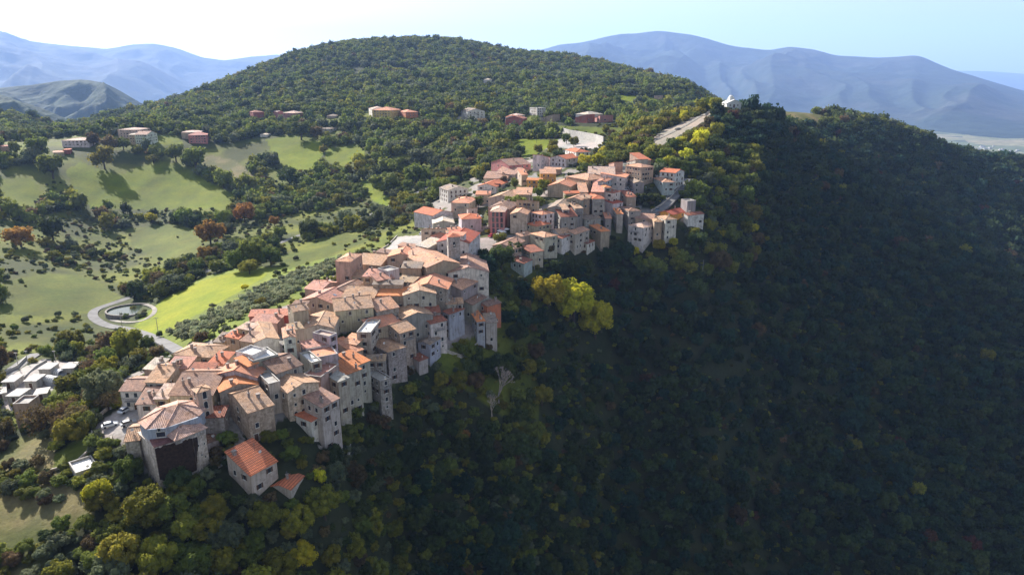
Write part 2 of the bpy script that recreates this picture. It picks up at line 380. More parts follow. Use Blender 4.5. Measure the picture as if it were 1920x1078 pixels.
_vl = (_cls == 0) & (_PX < 1010) & (_PY > 205) & (_GX < 30) & (_GR > 235)
_gn = np.clip(fbm(_GX, _GY, 30, 3) * .9 + .5, 0, 1)[..., None]
_cc[..., :3] = np.where(_vl[..., None], np.array((.055, .068, .018)) * (1 - _gn) + np.array((.13, .15, .020)) * _gn, _cc[..., :3])
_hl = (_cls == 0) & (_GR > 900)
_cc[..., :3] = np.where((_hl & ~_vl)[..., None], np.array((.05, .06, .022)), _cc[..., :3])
_dn = np.clip(fbm(_GX, _GY, 12, 4) * 1.3 + .6, 0, 1)[..., None]
_cc[..., :3] = np.where((_cls == 3)[..., None], _cc[..., :3] * (1 - _dn * .8) + np.array((.09, .105, .03)) * _dn * .8, _cc[..., :3])
_fn = (1 + .22 * fbm(_GX, _GY * .4, 16, 4))[..., None]
_cc[..., :3] = np.where(np.isin(_cls, (1, 2, 6))[..., None], _cc[..., :3] * _fn, _cc[..., :3])
_vg = (_cls == 4) & (fbm(_GX + 50, _GY, 13, 3) > np.where(_GR > 350, .0, .35)); _cc[_vg, :3] = (.075, .085, .03)
# bright new-mown meadow is yellower, the upper one greener
_b = inpoly(FIELDS[5][1], _PX, _PY) & (_GR < 1300); _cc[_b & (_cls == 1), :3] = (.19, .225, .010)
# village ground fades to earth towards the wooded side
def polar_sheet(name, X, Y, Z, mat, cols=None):
    na, nl = X.shape; me = bpy.data.meshes.new(name)
    me.vertices.add(na * nl); co = np.stack([X, Y, Z], -1).reshape(-1, 3).astype(np.float32); me.vertices.foreach_set('co', co.ravel())
    i, j = np.meshgrid(np.arange(na - 1), np.arange(nl - 1), indexing='ij'); a = (i * nl + j).ravel()
    f = np.stack([a, a + 1, a + nl + 1, a + nl], -1).astype(np.int32); nf = len(f)
    me.loops.add(nf * 4); me.polygons.add(nf); me.loops.foreach_set('vertex_index', f.ravel())
    me.polygons.foreach_set('loop_start', np.arange(0, nf * 4, 4, dtype=np.int32)); me.polygons.foreach_set('use_smooth', np.ones(nf, bool))
    me.update(calc_edges=True); me.validate()
    if cols is not None:
        at = me.color_attributes.new('cover', 'FLOAT_COLOR', 'POINT'); at.data.foreach_set('color', cols.reshape(-1).astype(np.float32))
    me.materials.append(mat); return me
M_TERR, t_, b_ = nt('ground_cover')
_at = N(t_, 'ShaderNodeVertexColor', layer_name='cover'); _ge = N(t_, 'ShaderNodeNewGeometry').outputs['Position']
_c = mixc(t_, 'MULTIPLY', _at.outputs[0], ramp(t_, noise(t_, _ge, .05, 5, .6), [(.3, (.72, .8, .8)), (.7, (1.25, 1.1, 1.1))]).outputs[0], 1.0)
_c = mixc(t_, 'MULTIPLY', _c, ramp(t_, noise(t_, _ge, .5, 5, .75), [(.3, g(.6)), (.55, g(1.0)), (.75, g(1.3))]).outputs[0], .8)
L(t_, _c, b_.inputs['Base Color']); b_.inputs['Specular IOR Level'].default_value = .05
bump(t_, b_, noise(t_, _ge, .8, 5, .7), .5, .6)
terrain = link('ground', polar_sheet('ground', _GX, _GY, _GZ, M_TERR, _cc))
tag(terrain, 'green valley fields and wooded ridge below the hill village', kind='structure')

# ------------------------------------------------------------------ far hills, mountains and plain
def mtn_mat(name, forest, rock, amt):
    m, t, b = nt(name); ge = N(t, 'ShaderNodeNewGeometry').outputs['Position']
    n1 = noise(t, ge, .0007, 8, .62); n2 = noise(t, ge, .007, 5, .65)
    c = mixc(t, 'MIX', forest, rock, ramp(t, n1, [(.5, g(0)), (.62, g(amt))]).outputs[0])
    c = mixc(t, 'MULTIPLY', c, ramp(t, n2, [(.3, g(.6)), (.7, g(1.3))]).outputs[0], 1.0)
    L(t, c, b.inputs['Base Color']); b.inputs['Specular IOR Level'].default_value = 0.02
    bump(t, b, n2, .6, 40); return m
M_MTN = mtn_mat('far_slopes', (.030, .042, .034), (.07, .065, .06), .5)
M_MTN2 = mtn_mat('wooded_slopes', (.026, .044, .018), (.034, .050, .022), .4)
MS = 1.9
def mountain(name, prof, front, back, base, mat, label, spur, seed, na=420, nr=150, kr=None):
    k_ = 1.0 if name == 'hill' else MS; prof = [(a_, b_, c_ * k_) for a_, b_, c_ in prof]; front *= k_; back *= k_; spur *= k_
    """prof: (px, py, distance) along the crest; the body falls to base over front/back metres with spurs and gullies"""
    P = [(*pix_ae(px, py), r) for px, py, r in prof]
    a = np.linspace(P[0][0], P[-1][0], na); e = np.interp(a, [p[0] for p in P], [p[1] for p in P]); r0 = np.interp(a, [p[0] for p in P], [p[2] for p in P])
    k = max(3, na // 60); ker = np.hanning(2 * k + 1); ker /= ker.sum(); e = np.convolve(np.pad(e, k, 'edge'), ker, 'valid'); r0 = np.convolve(np.pad(r0, k, 'edge'), ker, 'valid')
    t = np.concatenate([np.linspace(-1, 0, int(nr * .72)), np.linspace(0, 1, nr - int(nr * .72) + 1)[1:]])
    A, T = np.meshgrid(a, t, indexing='ij'); RR = r0[:, None] + np.where(T < 0, T * front, T * back)
    X = RR * np.sin(A); Y = RR * np.cos(A); zc = (e * r0)[:, None] - base
    x0 = X + seed * 3000; y0 = Y + seed * 1700
    u = np.abs(T); s = (1 - u) ** 1.25
    arc = A * r0.mean()
    ridg = 1 - np.abs(vnoise(arc + fbm(x0, y0, spur * 2, 2) * spur * .5, u * 500 + seed * 77, spur)) * 2
    ridg2 = 1 - np.abs(vnoise(arc * 1.0 + fbm(x0, y0, spur, 2) * spur * .4, u * 900, spur * .37)) * 2
    Z = base + zc * np.clip(s + (u * (1 - u)) * (ridg * .85 + ridg2 * .4), 0, 2)
    Z += np.minimum(1, u * 6 + .12) * (1 - u * .6) * (fbm(x0, y0, spur * .45, 6) * zc * .09 + (1 - np.abs(vnoise(x0, y0, spur * .22)) * 2) * zc * .015)
    edge = np.clip(np.minimum((A - a[0]), (a[-1] - A)) / (.06 * (a[-1] - a[0])), 0, 1)
    Z = base + (Z - base) * (edge * .9 + .1); Z -= 5
    o = link(name, polar_sheet(name, X, Y, Z, mat)); tag(o, label, kind='structure'); return o
mountain('mountain_range', [(800,150,7600),(940,104,7600),(1020,93,7500),(1050,83,7400),(1090,80,7300),(1160,65,7200),(1240,58,7100),(1310,68,7000),(1380,86,6900),(1440,94,6800),(1480,87,6700),(1520,92,6700),(1570,106,6700),(1640,109,6600),(1690,106,6600),(1722,103,6500),(1790,132,6300),(1850,150,6100),(1920,170,6000),(2150,215,5800)], 2900, 2500, -390, M_MTN, 'broad blue grey mountain range with bare summits beyond the valley', 900, 1)
mountain('mountain_range', [(1700,128,15000),(1800,133,15000),(1860,134,15000),(1920,139,15000),(2200,150,15000)], 3500, 2500, -390, M_MTN, 'faint far ridge on the horizon at the right of the photo', 1500, 2, 200, 60)
mountain('mountain_range', [(-350,60,9000),(-150,66,9000),(0,63,9000),(60,77,9000),(100,82,9000),(150,87,9100),(200,92,9100),(250,84,9200),(290,83,9200),(330,90,9300),(380,108,9300),(420,113,9400),(470,106,9400),(520,103,9400),(640,125,9400),(720,150,9400)], 4200, 2500, -360, M_MTN, 'pale hazy mountain ridge beyond the valley, under the brightest sky', 1100, 3)
mountain('hill', [(-400,150,4600),(-200,165,4500),(0,163,4500),(60,157,4400),(110,149,4300),(150,147,4300),(190,153,4200),(225,168,4200),(262,190,4100),(330,225,4000),(420,245,4000)], 1500, 1500, -360, M_MTN2, 'rounded wooded hill standing before the pale hazy ridge', 420, 4, 300, 110)
mountain('hill', [(-400,180,3100),(-200,185,3100),(0,176,3000),(40,188,2900),(90,205,2800),(140,228,2700),(190,252,2600),(260,262,2600)], 1000, 900, -320, M_MTN2, 'low wooded spur in front of the rounded hill', 300, 5, 260, 100)
# plain reaching the horizon
_a = np.linspace(-1.2, 1.2, 240); _l = np.linspace(math.log(2700), math.log(80000), 240); _A2, _L2 = np.meshgrid(_a, _l, indexing='ij'); _r = np.exp(_L2)
_x, _y = _r * np.sin(_A2), _r * np.cos(_A2)
M_PLAIN, t_, b_ = nt('valley_farmland'); _ge = N(t_, 'ShaderNodeNewGeometry').outputs['Position']
_v = N(t_, 'ShaderNodeTexVoronoi', Scale=.006); L(t_, _ge, _v.inputs['Vector'])
L(t_, mixc(t_, 'MULTIPLY', ramp(t_, _v.outputs['Color'], [(.1, (.05,.065,.03)), (.45, (.12,.14,.05)), (.75, (.22,.19,.1))]).outputs[0], ramp(t_, noise(t_, _ge, .02, 4), [(.35, g(.6)), (.65, g(1.2))]).outputs[0], 1.0), b_.inputs['Base Color'])
plain_o = link('valley_floor', polar_sheet('valley_floor', _x, _y, -392 + fbm(_x, _y, 1500, 3) * 14, M_PLAIN)); tag(plain_o, 'hazy farmed valley floor below the mountains', kind='structure')
# a few pale farm buildings on the plain read as speckle: one uncountable scatter
_mb = MB()
for k in range(420):
    a = R(rng.uniform(26, 38)); r = rng.uniform(3400, 5200); x, y = r * math.sin(a), r * math.cos(a); s = rng.uniform(5, 13); h = rng.uniform(4, 8); z = -392 + float(fbm(x, y, 1500, 3)) * 14
    _mb.prism([(x - s, y - s * .6), (x + s, y - s * .6), (x + s, y + s * .6), (x - s, y + s * .6)], z - 3, z + h)
tag(link('town_mass', _mb.mesh('town_mass', M_CONC)), 'scattered pale buildings far down on the valley floor', 'far town', kind='stuff')
# haze
_h = MB(); _h.box(-30000, 30000, -900, 34000, -470, 2300)
M_HAZE = bpy.data.materials.new('haze'); M_HAZE.use_nodes = True; t_ = M_HAZE.node_tree; t_.nodes.clear()
_pv = N(t_, 'ShaderNodeVolumePrincipled'); _pv.inputs['Color'].default_value = (.37, .56, 1, 1); _pv.inputs['Density'].default_value = 5.2e-5; _pv.inputs['Anisotropy'].default_value = .12
_ou = N(t_, 'ShaderNodeOutputMaterial'); L(t_, _pv.outputs[0], _ou.inputs['Volume'])
tag(link('haze', _h.mesh('haze', M_HAZE)), 'blue autumn haze lying over the valley and the mountains', kind='stuff')

# ------------------------------------------------------------------ houses
TILE = {'a':(200,740),'b':(400,740),'c':(200,600),'d':(400,600),'e':(400,500),'f':(620,560),'g':(620,440),'h':(760,340),'i':(820,250),'j':(980,340),'k':(1060,260),'l':(0,620),'m':(0,200),'n':(320,170),'o':(640,160),'p':(900,160),'q':(1180,150)}
TS = 5.988
def tp(t, x, y): return (TILE[t][0] + x / TS, TILE[t][1] + y / TS)
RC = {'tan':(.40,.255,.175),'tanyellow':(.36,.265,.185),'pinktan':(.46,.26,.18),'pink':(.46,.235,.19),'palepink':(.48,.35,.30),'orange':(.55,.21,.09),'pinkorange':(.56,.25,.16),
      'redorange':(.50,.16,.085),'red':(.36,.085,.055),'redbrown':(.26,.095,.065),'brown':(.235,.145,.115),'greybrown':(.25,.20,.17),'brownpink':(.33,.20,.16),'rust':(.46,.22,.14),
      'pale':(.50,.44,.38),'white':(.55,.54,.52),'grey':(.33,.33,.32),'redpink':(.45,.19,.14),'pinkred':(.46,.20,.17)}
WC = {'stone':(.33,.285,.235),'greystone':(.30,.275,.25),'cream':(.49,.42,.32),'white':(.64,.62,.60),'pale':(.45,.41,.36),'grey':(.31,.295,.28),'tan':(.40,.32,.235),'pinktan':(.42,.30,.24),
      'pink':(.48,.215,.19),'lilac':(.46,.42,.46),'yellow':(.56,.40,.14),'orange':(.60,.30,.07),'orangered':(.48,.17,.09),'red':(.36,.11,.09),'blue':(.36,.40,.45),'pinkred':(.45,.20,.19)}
OLDR = {'tan','tanyellow','pinktan'}; MIDR = {'pink','brown','greybrown','brownpink','pale','rust','redpink','palepink','redbrown'}
# window meshes, shared by every copy
def window_mesh(w, h, shutters=False, arch=False):
    m = MB(); f = .09
    top = [(-w/2, h/2), (w/2, h/2)]
    if arch: top = [(-w/2 * math.cos(a), h/2 + w/2 * math.sin(a)) for a in [math.pi * k / 6 for k in range(7)]]
    pts = [(w/2, -h/2), (-w/2, -h/2)] + top            # faces +Y outward
    m.quad([(x, .012, z) for x, z in pts], 0)
    out = [(x * (1 + 2*f/w), z + (f if z > 0 else -f)) for x, z in pts]
    n = len(pts)
    for k in range(n):
        a, b, c, d = pts[k], pts[(k+1) % n], out[(k+1) % n], out[k]
        m.quad([(a[0], .05, a[1]), (d[0], .05, d[1]), (c[0], .05, c[1]), (b[0], .05, b[1])], 1)
        m.quad([(a[0], .05, a[1]), (b[0], .05, b[1]), (b[0], .0, b[1]), (a[0], .0, a[1])], 1)
        m.quad([(d[0], .0, d[1]), (c[0], .0, c[1]), (c[0], .05, c[1]), (d[0], .05, d[1])], 1)
    m.box(-w/2 - .12, w/2 + .12, 0, .16, -h/2 - .16, -h/2 - .09, 1)
    if shutters:
        for s in (-1, 1): m.box(min(s*w/2, s*(w/2 + w*.5)), max(s*w/2, s*(w/2 + w*.5)), .06, .10, -h/2, h/2, 2)
    return m.mesh('window', [M_GLASS, M_FRAME, M_SHUT])
WM = {'p': window_mesh(.95, 1.35), 's': window_mesh(.95, 1.35, True), 't': window_mesh(.7, .8), 'a': window_mesh(1.0, 1.5, False, True), 'l': window_mesh(1.1, 2.1)}
M_WFW = plain('white_window_surround', (.72, .70, .66), .7)
def with_mats(me, mats):
    c = me.copy(); c.materials.clear()
    for m in mats: c.materials.append(m)
    return c
WM['w'] = with_mats(WM['l'], [M_GLASS, M_WFW, M_SHUT])
WM['v'] = with_mats(WM['p'], [M_SHUT, M_WFW, M_SHUT])
def door_mesh():
    m = MB(); m.box(-.55, .55, 0, .05, 0, 2.15, 0); m.box(-.68, -.55, 0, .1, 0, 2.28, 1); m.box(.55, .68, 0, .1, 0, 2.28, 1); m.box(-.55, .55, 0, .1, 2.15, 2.28, 1)
    return m.mesh('door', [M_SHUT, M_FRAME])
DM = door_mesh()
def chim_mesh(w, h, pot):
    m = MB(); m.box(-w/2, w/2, -w/2, w/2, -1.0, h, 0); m.box(-w*.7, w*.7, -w*.7, w*.7, h, h + .12, 0)
    if pot: m.tube([(0, 0, h + .1), (0, 0, h + .7)], .13, .13, 7, 1); m.tube([(0, 0, h + .7), (0, 0, h + .9)], .24, .05, 7, 1)
    else: m.box(-w*.35, w*.35, -w*.35, w*.35, h + .12, h + .3, 0); m.box(-w*.75, w*.75, -w*.75, w*.75, h + .3, h + .4, 0)
    return m.mesh('chimney', [M_CAST, M_METAL])
CH = [chim_mesh(.6, 1.0, 0), chim_mesh(.5, 1.3, 1), chim_mesh(.75, .8, 0)]
_m = MB(); _m.tube([(0,0,-.3),(0,0,2.1)], .035, .03, 4)
for _z, _w in ((2.0, .55), (1.8, .45), (1.6, .35)): _m.box(-_w, _w, -.02, .02, _z, _z + .035)
AERIAL = _m.mesh('tv_aerial', M_METAL)
_m = MB(); _m.tube([(0,0,-.3),(0,0,.5)], .03, .03, 4)
for _k in range(10):
    _a, _b = 2*math.pi*_k/10, 2*math.pi*(_k+1)/10; _m.quad([(.12, 0, .55), (.0, .42*math.cos(_a), .6 + .42*math.sin(_a)), (.0, .42*math.cos(_b), .6 + .42*math.sin(_b))])
DISH = _m.mesh('satellite_dish', M_WHITEP)
M_SKYL = plain('skylight_glass', (.25, .3, .36), .1, .1)
def slab(m, poly, th, o=0):
    """a sloping slab: poly = top corners (3D)"""
    i = len(m.v); n = len(poly)
    m.v += [tuple(p) for p in poly] + [(p[0], p[1], p[2] - th) for p in poly]
    m.f.append(tuple(range(i, i + n))); m.m.append(0)
    m.f.append(tuple(i + n + n - 1 - k for k in range(n))); m.m.append(1)
    for k in range(n): m.f.append((i + k, i + n + k, i + n + (k+1) % n, i + (k+1) % n)); m.m.append(1)
HOUSES = []
HWADJ = {4: 2.0, 3: 0.1, 5: 2.0, 6: 0.5, 7: -0.4, 9: 5.0, 16: 2.0, 19: 4.9, 21: -3.2, 20: 5.4, 30: 2.6, 31: 1.8, 34: 2.0, 32: -0.4, 35: 5.4, 36: 0.5, 81: -0.4, 39: 2.9, 40: 1.1, 43: 1.6, 42: -2.8, 44: 3.3, 45: 5.2, 24: -3.2, 46: 0.5, 41: 0.1, 50: 5.0, 54: 5.1, 53: -2.8, 56: 0.1, 57: -1.2, 59: 2.0, 58: -0.8, 63: 1.9, 62: -1.2, 64: 3.5, 55: -0.4, 65: 1.0, 72: 0.5, 70: -0.4, 75: 1.5, 196: -1.2, 82: 5.0, 71: -0.8, 85: 3.7, 89: 5.4, 90: 5.4, 94: 5.4, 92: -0.4, 96: 5.4, 93: 3.5, 97: 0.5, 98: -0.4, 99: 5.4, 100: 5.4, 102: 2.0, 112: 1.5, 111: -3.2, 114: 4.0, 115: 3.7, 119: 5.4, 120: 4.0, 125: 2.6, 122: 3.0, 121: 2.7, 123: 3.0, 116: 2.1, 124: 5.0, 126: -0.7, 128: -2.0, 127: 1.9, 133: 1.5, 134: 1.9, 132: -1.2, 135: 0.5, 136: -0.4, 137: 5.0, 144: 1.5, 140: -2.4, 145: 3.0, 147: 5.0, 148: 5.0, 153: 1.0, 165: 3.3, 166: 1.5, 167: -1.2, 170: 5.0, 171: 3.7, 172: 5.4, 184: 3.8, 185: -2.0, 188: 5.0, 189: 5.0, 191: 5.4, 197: 1.5, 203: 5.0, 37: -0.8, 118: 3.0, 8: 1.5, 49: 4.5, 103: 5.0, 83: 2.9, 88: -0.8, 104: 4.0, 28: 0.5, 78: 3.0, 84: 2.1, 73: 2.1, 68: 0.5, 101: 2.0, 23: 0.9, 139: 0.5, 198: 1.0, 117: 0.5}     # metres added to a wall height so that neighbours stand in the right order
CUR_LABEL = None
def rect_from(A, B, C, ht, typ, rise_f):
    """world rectangle from three eave corners in the photo; returns B, unit x (towards C), Lx, unit y (towards A), Ly, eave z"""
    b = hit(*B, ht); ze = b.z
    def build(zA, zC):
        a = on_plane(*A, zA); c = on_plane(*C, zC)
        ua = Vector((a.x - b.x, a.y - b.y)); uc = Vector((c.x - b.x, c.y - b.y))
        if abs(A[0] - B[0]) * ua.length < abs(C[0] - B[0]) * uc.length * 1.0 or typ in 'RT':
            x = uc.normalized(); per = Vector((-x.y, x.x)); s = 1 if ua.dot(per) > 0 else -1
            y = per * s; Lx = uc.length; Ly = abs(ua.dot(per))
            if Ly < ua.length * .55: Ly = ua.length * .8
        else:
            y = ua.normalized(); per = Vector((-y.y, y.x)); s = 1 if uc.dot(per) > 0 else -1
            x = per * s; Ly = ua.length; Lx = abs(uc.dot(per))
            if Lx < uc.length * .55: Lx = uc.length * .8
        return x, Lx, y, Ly
    x, Lx, y, Ly = build(ze, ze)
    if typ == 'R':
        for _ in range(5):
            x, Lx, h, Lh = build(ze + Ly * .5 * rise_f, ze); y, Ly = h, Lh * 2
    if typ == 'T':
        for _ in range(5): x, Lx, y, Ly = build(ze + Ly * rise_f, ze)
    if typ == 'S':
        for _ in range(5): x, Lx, y, Ly = build(ze, ze + Ly * 0)
    return b, x, Lx, y, Ly, ze
def house(t, A, B, C, hw, typ, roof, wall, label, opt='', cat='house', group=None, lim=None):
    A, B, C = tp(t, *A), tp(t, *B), tp(t, *C)
    _r = hit(*B, hw).length; hw += 0 if (_r > 560 or 'big red roof' in label) else min(HWADJ.get(len(HOUSES), 0), 2.0 if _r > 330 else 5)
    rf = .285 if typ in 'ACHRP' else .22
    if 'l' in opt: rf *= .5
    if 'm' in opt: rf = .40
    b, x, Lx, y, Ly, ze = rect_from(A, B, C, hw, typ, rf)
    if lim is None: lim = (3.0, 21.0)
    Lx = min(max(Lx, lim[0]), lim[1]); Ly = min(max(Ly, lim[0]), lim[1])
    if b.length < 330: Ly *= 1.12; Lx *= 1.05
    elif b.length < 560: Ly *= 1.16; Lx *= 1.08
    Lx = min(Lx, Ly * 3.4); Ly = min(Ly, Lx * 3.0)
    ang = math.atan2(x.y, x.x); sg = 1 if (-x.y * y.x + x.x * y.y) > 0 else -1
    c = Vector((b.x, b.y)) + x * Lx / 2 + y * Ly / 2
    gp = [gz(*(c + x * sx * Lx / 2 + y * sy * Ly / 2)) for sx in (-1, 1) for sy in (-1, 1)]
    zb = float(min(gp)); zg = float(max(min(gp), ze - hw - 3))
    zb = min(zb, ze - 2.5)
    rnd = random.Random(int(B[0] * 13 + B[1] * 7)); q = lambda a: a * (1 + rnd.uniform(-.07, .07))
    root = link(cat.replace(' ', '_') if cat in ('church',) else 'house', None, None, (c.x, c.y, zb), ang)
    tag(root, label, cat, group)
    H = ze - zb; hx, hy = Lx / 2, Ly / 2
    near = b.length < 300
    wc = tuple(q(v) * f for v, f in zip(WC[wall], (1.02, .97, .92))); rcb = RC[roof]; k = rnd.uniform(.9, 1.12); rc = tuple(v * k * f + a_ for v, f, a_ in zip(rcb, (1.0, .98, .90), (.02, .015, .008)))
    m = MB(); rm = MB()
    o = .32; th = .16
    P = lambda u, v, z: (u, v * sg, z)
    rfh = {}
    # roof forms; local v<0 side is the front (B-C) side
    if typ in 'CR':
        r = hy * rf
        m.prism([(-hx, -hy), (hx, -hy), (hx, hy), (-hx, hy)], -1.5, H)
        for s in (-1, 1): m.quad([(s*hx, -hy, H), (s*hx, hy, H), (s*hx, 0, H + r)] if s > 0 else [(s*hx, hy, H), (s*hx, -hy, H), (s*hx, 0, H + r)])
        for s in (-1, 1):
            pl = [P(-hx - o, s*(hy + o), H - o*rf + th), P(hx + o, s*(hy + o), H - o*rf + th), P(hx + o, 0, H + r + th), P(-hx - o, 0, H + r + th)]
            if s * sg > 0: pl = pl[::-1]
            slab(rm, pl, th)
        rm.tube([P(-hx - o, 0, H + r + th + .02), P(hx + o, 0, H + r + th + .02)], .13, .13, 5, 0)
        surf = lambda u, v: H + (hy - abs(v)) * rf + th
    elif typ == 'A':
        r = hx * rf
        m.prism([(-hx, -hy), (hx, -hy), (hx, hy), (-hx, hy)], -1.5, H)
        for s in (-1, 1): m.quad([(-hx, s*hy, H), (hx, s*hy, H), (0, s*hy, H + r)] if s < 0 else [(hx, s*hy, H), (-hx, s*hy, H), (0, s*hy, H + r)])
        for s in (-1, 1):
            pl = [P(s*(hx + o), -hy - o, H - o*rf + th), P(s*(hx + o), hy + o, H - o*rf + th), P(0, hy + o, H + r + th), P(0, -hy - o, H + r + th)]
            if s * sg < 0: pl = pl[::-1]
            slab(rm, pl, th)
        rm.tube([P(0, -hy - o, H + r + th + .02), P(0, hy + o, H + r + th + .02)], .13, .13, 5, 0)
        surf = lambda u, v: H + (hx - abs(u)) * rf + th
    elif typ in 'HP':
        m.prism([(-hx, -hy), (hx, -hy), (hx, hy), (-hx, hy)], -1.5, H)
        d = min(hx, hy); rr = (d + o) * rf
        E = [(-hx-o, -hy-o), (hx+o, -hy-o), (hx+o, hy+o), (-hx-o, hy+o)]; ez = H - o*rf + th
        if hx >= hy: R1, R2 = (-(hx - hy), 0), (hx - hy, 0)
        else: R1, R2 = (0, -(hy - hx)), (0, hy - hx)
        tz = ez + (d + o) * rf
        i3 = lambda p, z: (p[0], p[1], z)
        if hx >= hy: fs = [[E[0], E[1], R2, R1], [E[1], E[2], R2], [E[2], E[3], R1, R2], [E[3], E[0], R1]]
        else: fs = [[E[0], E[1], R1], [E[1], E[2], R2, R1], [E[2], E[3], R2], [E[3], E[0], R1, R2]]
        for f in fs: rm.quad([i3(p, ez if p in E else tz) for p in f], 0)
        rm.quad([i3(p, ez - .001) for p in E[::-1]], 1)
        for e_, r_ in ((0, R1), (1, R2 if hx >= hy else R1), (2, R2), (3, R1 if hx >= hy else R2)): rm.tube([i3(E[e_], ez + .02), i3(r_, tz + .02)], .11, .11, 5, 0)
        surf = lambda u, v: H + min(hx - abs(u), hy - abs(v)) * rf + th
    elif typ in 'TS':
        if typ == 'T': hz = [H, H, H + Ly*rf, H + Ly*rf]; sl = lambda u, v: H + (v + hy) * rf
        else: hz = [H, H, H + Ly*rf*.6, H + Ly*rf*.6]; sl = lambda u, v: H + (v + hy) * rf * .6
        if typ == 'S': sl2 = sl
        cs = [(-hx, -hy), (hx, -hy), (hx, hy), (-hx, hy)]
        cc = [(u, v * sg) for u, v in cs]
        if sg < 0: cc = cc[::-1]; hz2 = hz[::-1]
        else: hz2 = hz
        m.prism(cc, -1.5, H, zt=hz2)
        pl = [P(u, v, sl(u, v) + th) for u, v in ((-hx-o, -hy-o), (hx+o, -hy-o), (hx+o, hy+o), (-hx-o, hy+o))]
        if sg < 0: pl = pl[::-1]
        slab(rm, pl, th)
        surf = lambda u, v: sl(u, v) + th
    else:   # flat terrace with parapet
        m.prism([(-hx, -hy), (hx, -hy), (hx, hy), (-hx, hy)], -1.5, H - .5)
        pz = .55
        for (x0, x1, y0, y1) in ((-hx, hx, -hy, -hy+.22), (-hx, hx, hy-.22, hy), (-hx, -hx+.22, -hy+.22, hy-.22), (hx-.22, hx, -hy+.22, hy-.22)): m.box(x0, x1, y0, y1, H - .5, H + .06)
        rm.quad([(-hx+.22, -hy+.22, H-.49), (hx-.22, -hy+.22, H-.49), (hx-.22, hy-.22, H-.49), (-hx+.22, hy-.22, H-.49)], 0)
        for (x0, x1, y0, y1) in ((-hx-.05, hx+.05, -hy-.05, -hy+.27), (-hx-.05, hx+.05, hy-.27, hy+.05), (-hx-.05, -hx+.27, -hy+.27, hy-.27), (hx-.27, hx+.05, -hy+.27, hy-.27)): rm.box(x0, x1, y0, y1, H + .06, H + .12, 1)
        surf = lambda u, v: H - .5
    wo_ = link('wall', m.mesh('wall', M_STONE if wall in ('stone', 'greystone') or 'S' in opt else M_PLASTER), root, color=wc)
    rmat = M_ROOF_STRIPE if 'z' in opt else M_ROOF_OLD if roof in OLDR else M_ROOF_MID if roof in MIDR else M_ROOF_NEW
    if typ == 'F': rmat = M_CONC if roof in ('white', 'pale', 'grey') else M_ROOF_NEW
    if roof == 'grey': rmat = M_PLASTER
    ro = link('roof', rm.mesh('roof', [rmat, M_PLASTER if typ != 'F' else M_CONC], uv=True), root, color=rc)
    if typ == 'F' and roof == 'white': ro.data.materials[0] = M_WHITEP
    # chimneys
    nc = opt.count('c') + (0 if typ == 'F' else rnd.choice([0, 1, 1, 2]) if b.length < 520 and 'n' not in opt else 0)
    for _ in range(nc):
        u = rnd.uniform(-.75, .75) * hx; v = rnd.uniform(-.75, .75) * hy
        link('chimney', CH[rnd.randrange(3)], ro, (u, v * sg, surf(u, v)), rnd.choice([0, .0, math.pi/2]))
    if near and typ != 'F' and rnd.random() < .55:
        u = rnd.uniform(-.7, .7) * hx; v = rnd.uniform(-.5, .6) * hy; link('tv_aerial', AERIAL, ro, (u, v * sg, surf(u, v)), rnd.uniform(0, 3))
    if near and rnd.random() < .45:
        u = rnd.uniform(-.7, .7) * hx; v = rnd.uniform(-.8, 0) * hy; link('satellite_dish', DISH, ro, (u, v * sg, surf(u, v) + .1), rnd.uniform(1.2, 2.2))
    if 'k' in opt:
        sk = MB(); sk.box(-.6, .6, -.5, .5, -.1, .1); s_ = link('skylight', sk.mesh('skylight', M_SKYL), ro, (hx * .5, 0, surf(hx * .5, 0))); s_.rotation_euler = (0, math.atan(rf), 0)
    # windows on the walls that look outwards to the valley side we see
    kind = 'a' if 'A' in opt else 'w' if 'W' in opt else 'v' if 'V' in opt else None
    pw = .35 if 'q' in opt else .92 if 'w' in opt.lower() or 'V' in opt else .62
    cv = Vector((c.x, c.y))
    walls = []
    for nx, ny, off, Lw in ((0, -1, hy, Lx), (0, 1, hy, Lx), (-1, 0, hx, Ly), (1, 0, hx, Ly)):
        nw = Vector((nx, ny)); nw.rotate(Matrix.Rotation(ang, 2))
        cen = cv + nw * off
        if nw.dot(-cen.normalized()) < .12: continue
        walls.append((nw.dot(-cen.normalized()), nx, ny, off, Lw, cen))
    walls.sort(reverse=True)
    if 'x' in opt: walls = []
    first = True
    for _, nx, ny, off, Lw, cen in walls:
        if Lw < 2.4: continue
        a = math.atan2(ny, nx) - math.pi / 2
        tx, ty = -ny, nx
        gl = float(gz(cen.x, cen.y)) - zb
        nS = int(min(5, max(1, (H - max(0, gl)) // 2.9))); nC = int(max(1, min(6 if 'w' in opt.lower() else 4, Lw // (2.5 if 'w' in opt.lower() else 3.0))))
        for s_i in range(nS):
            zc = H - 1.35 - 2.85 * s_i
            if zc - gl < 1.2: break
            ground_floor = zc - gl < 3.2
            for c_i in range(nC):
                if rnd.random() > pw: continue
                tt = ((c_i + .5) / nC - .5) * Lw * .86 + rnd.uniform(-.15, .15)
                kd = kind or rnd.choice('ppsst' if near else 'ppps')
                link('window', WM[kd], root, (nx * off + tx * tt, ny * off + ty * tt, zc), a)
        if first and gl > 0 and near and 'D' in opt or (first and 'd' in opt):
            tt = rnd.uniform(-.3, .3) * Lw; link('door', DM, root, (nx * off + tx * tt, ny * off + ty * tt, max(gl, 0.2)), a)
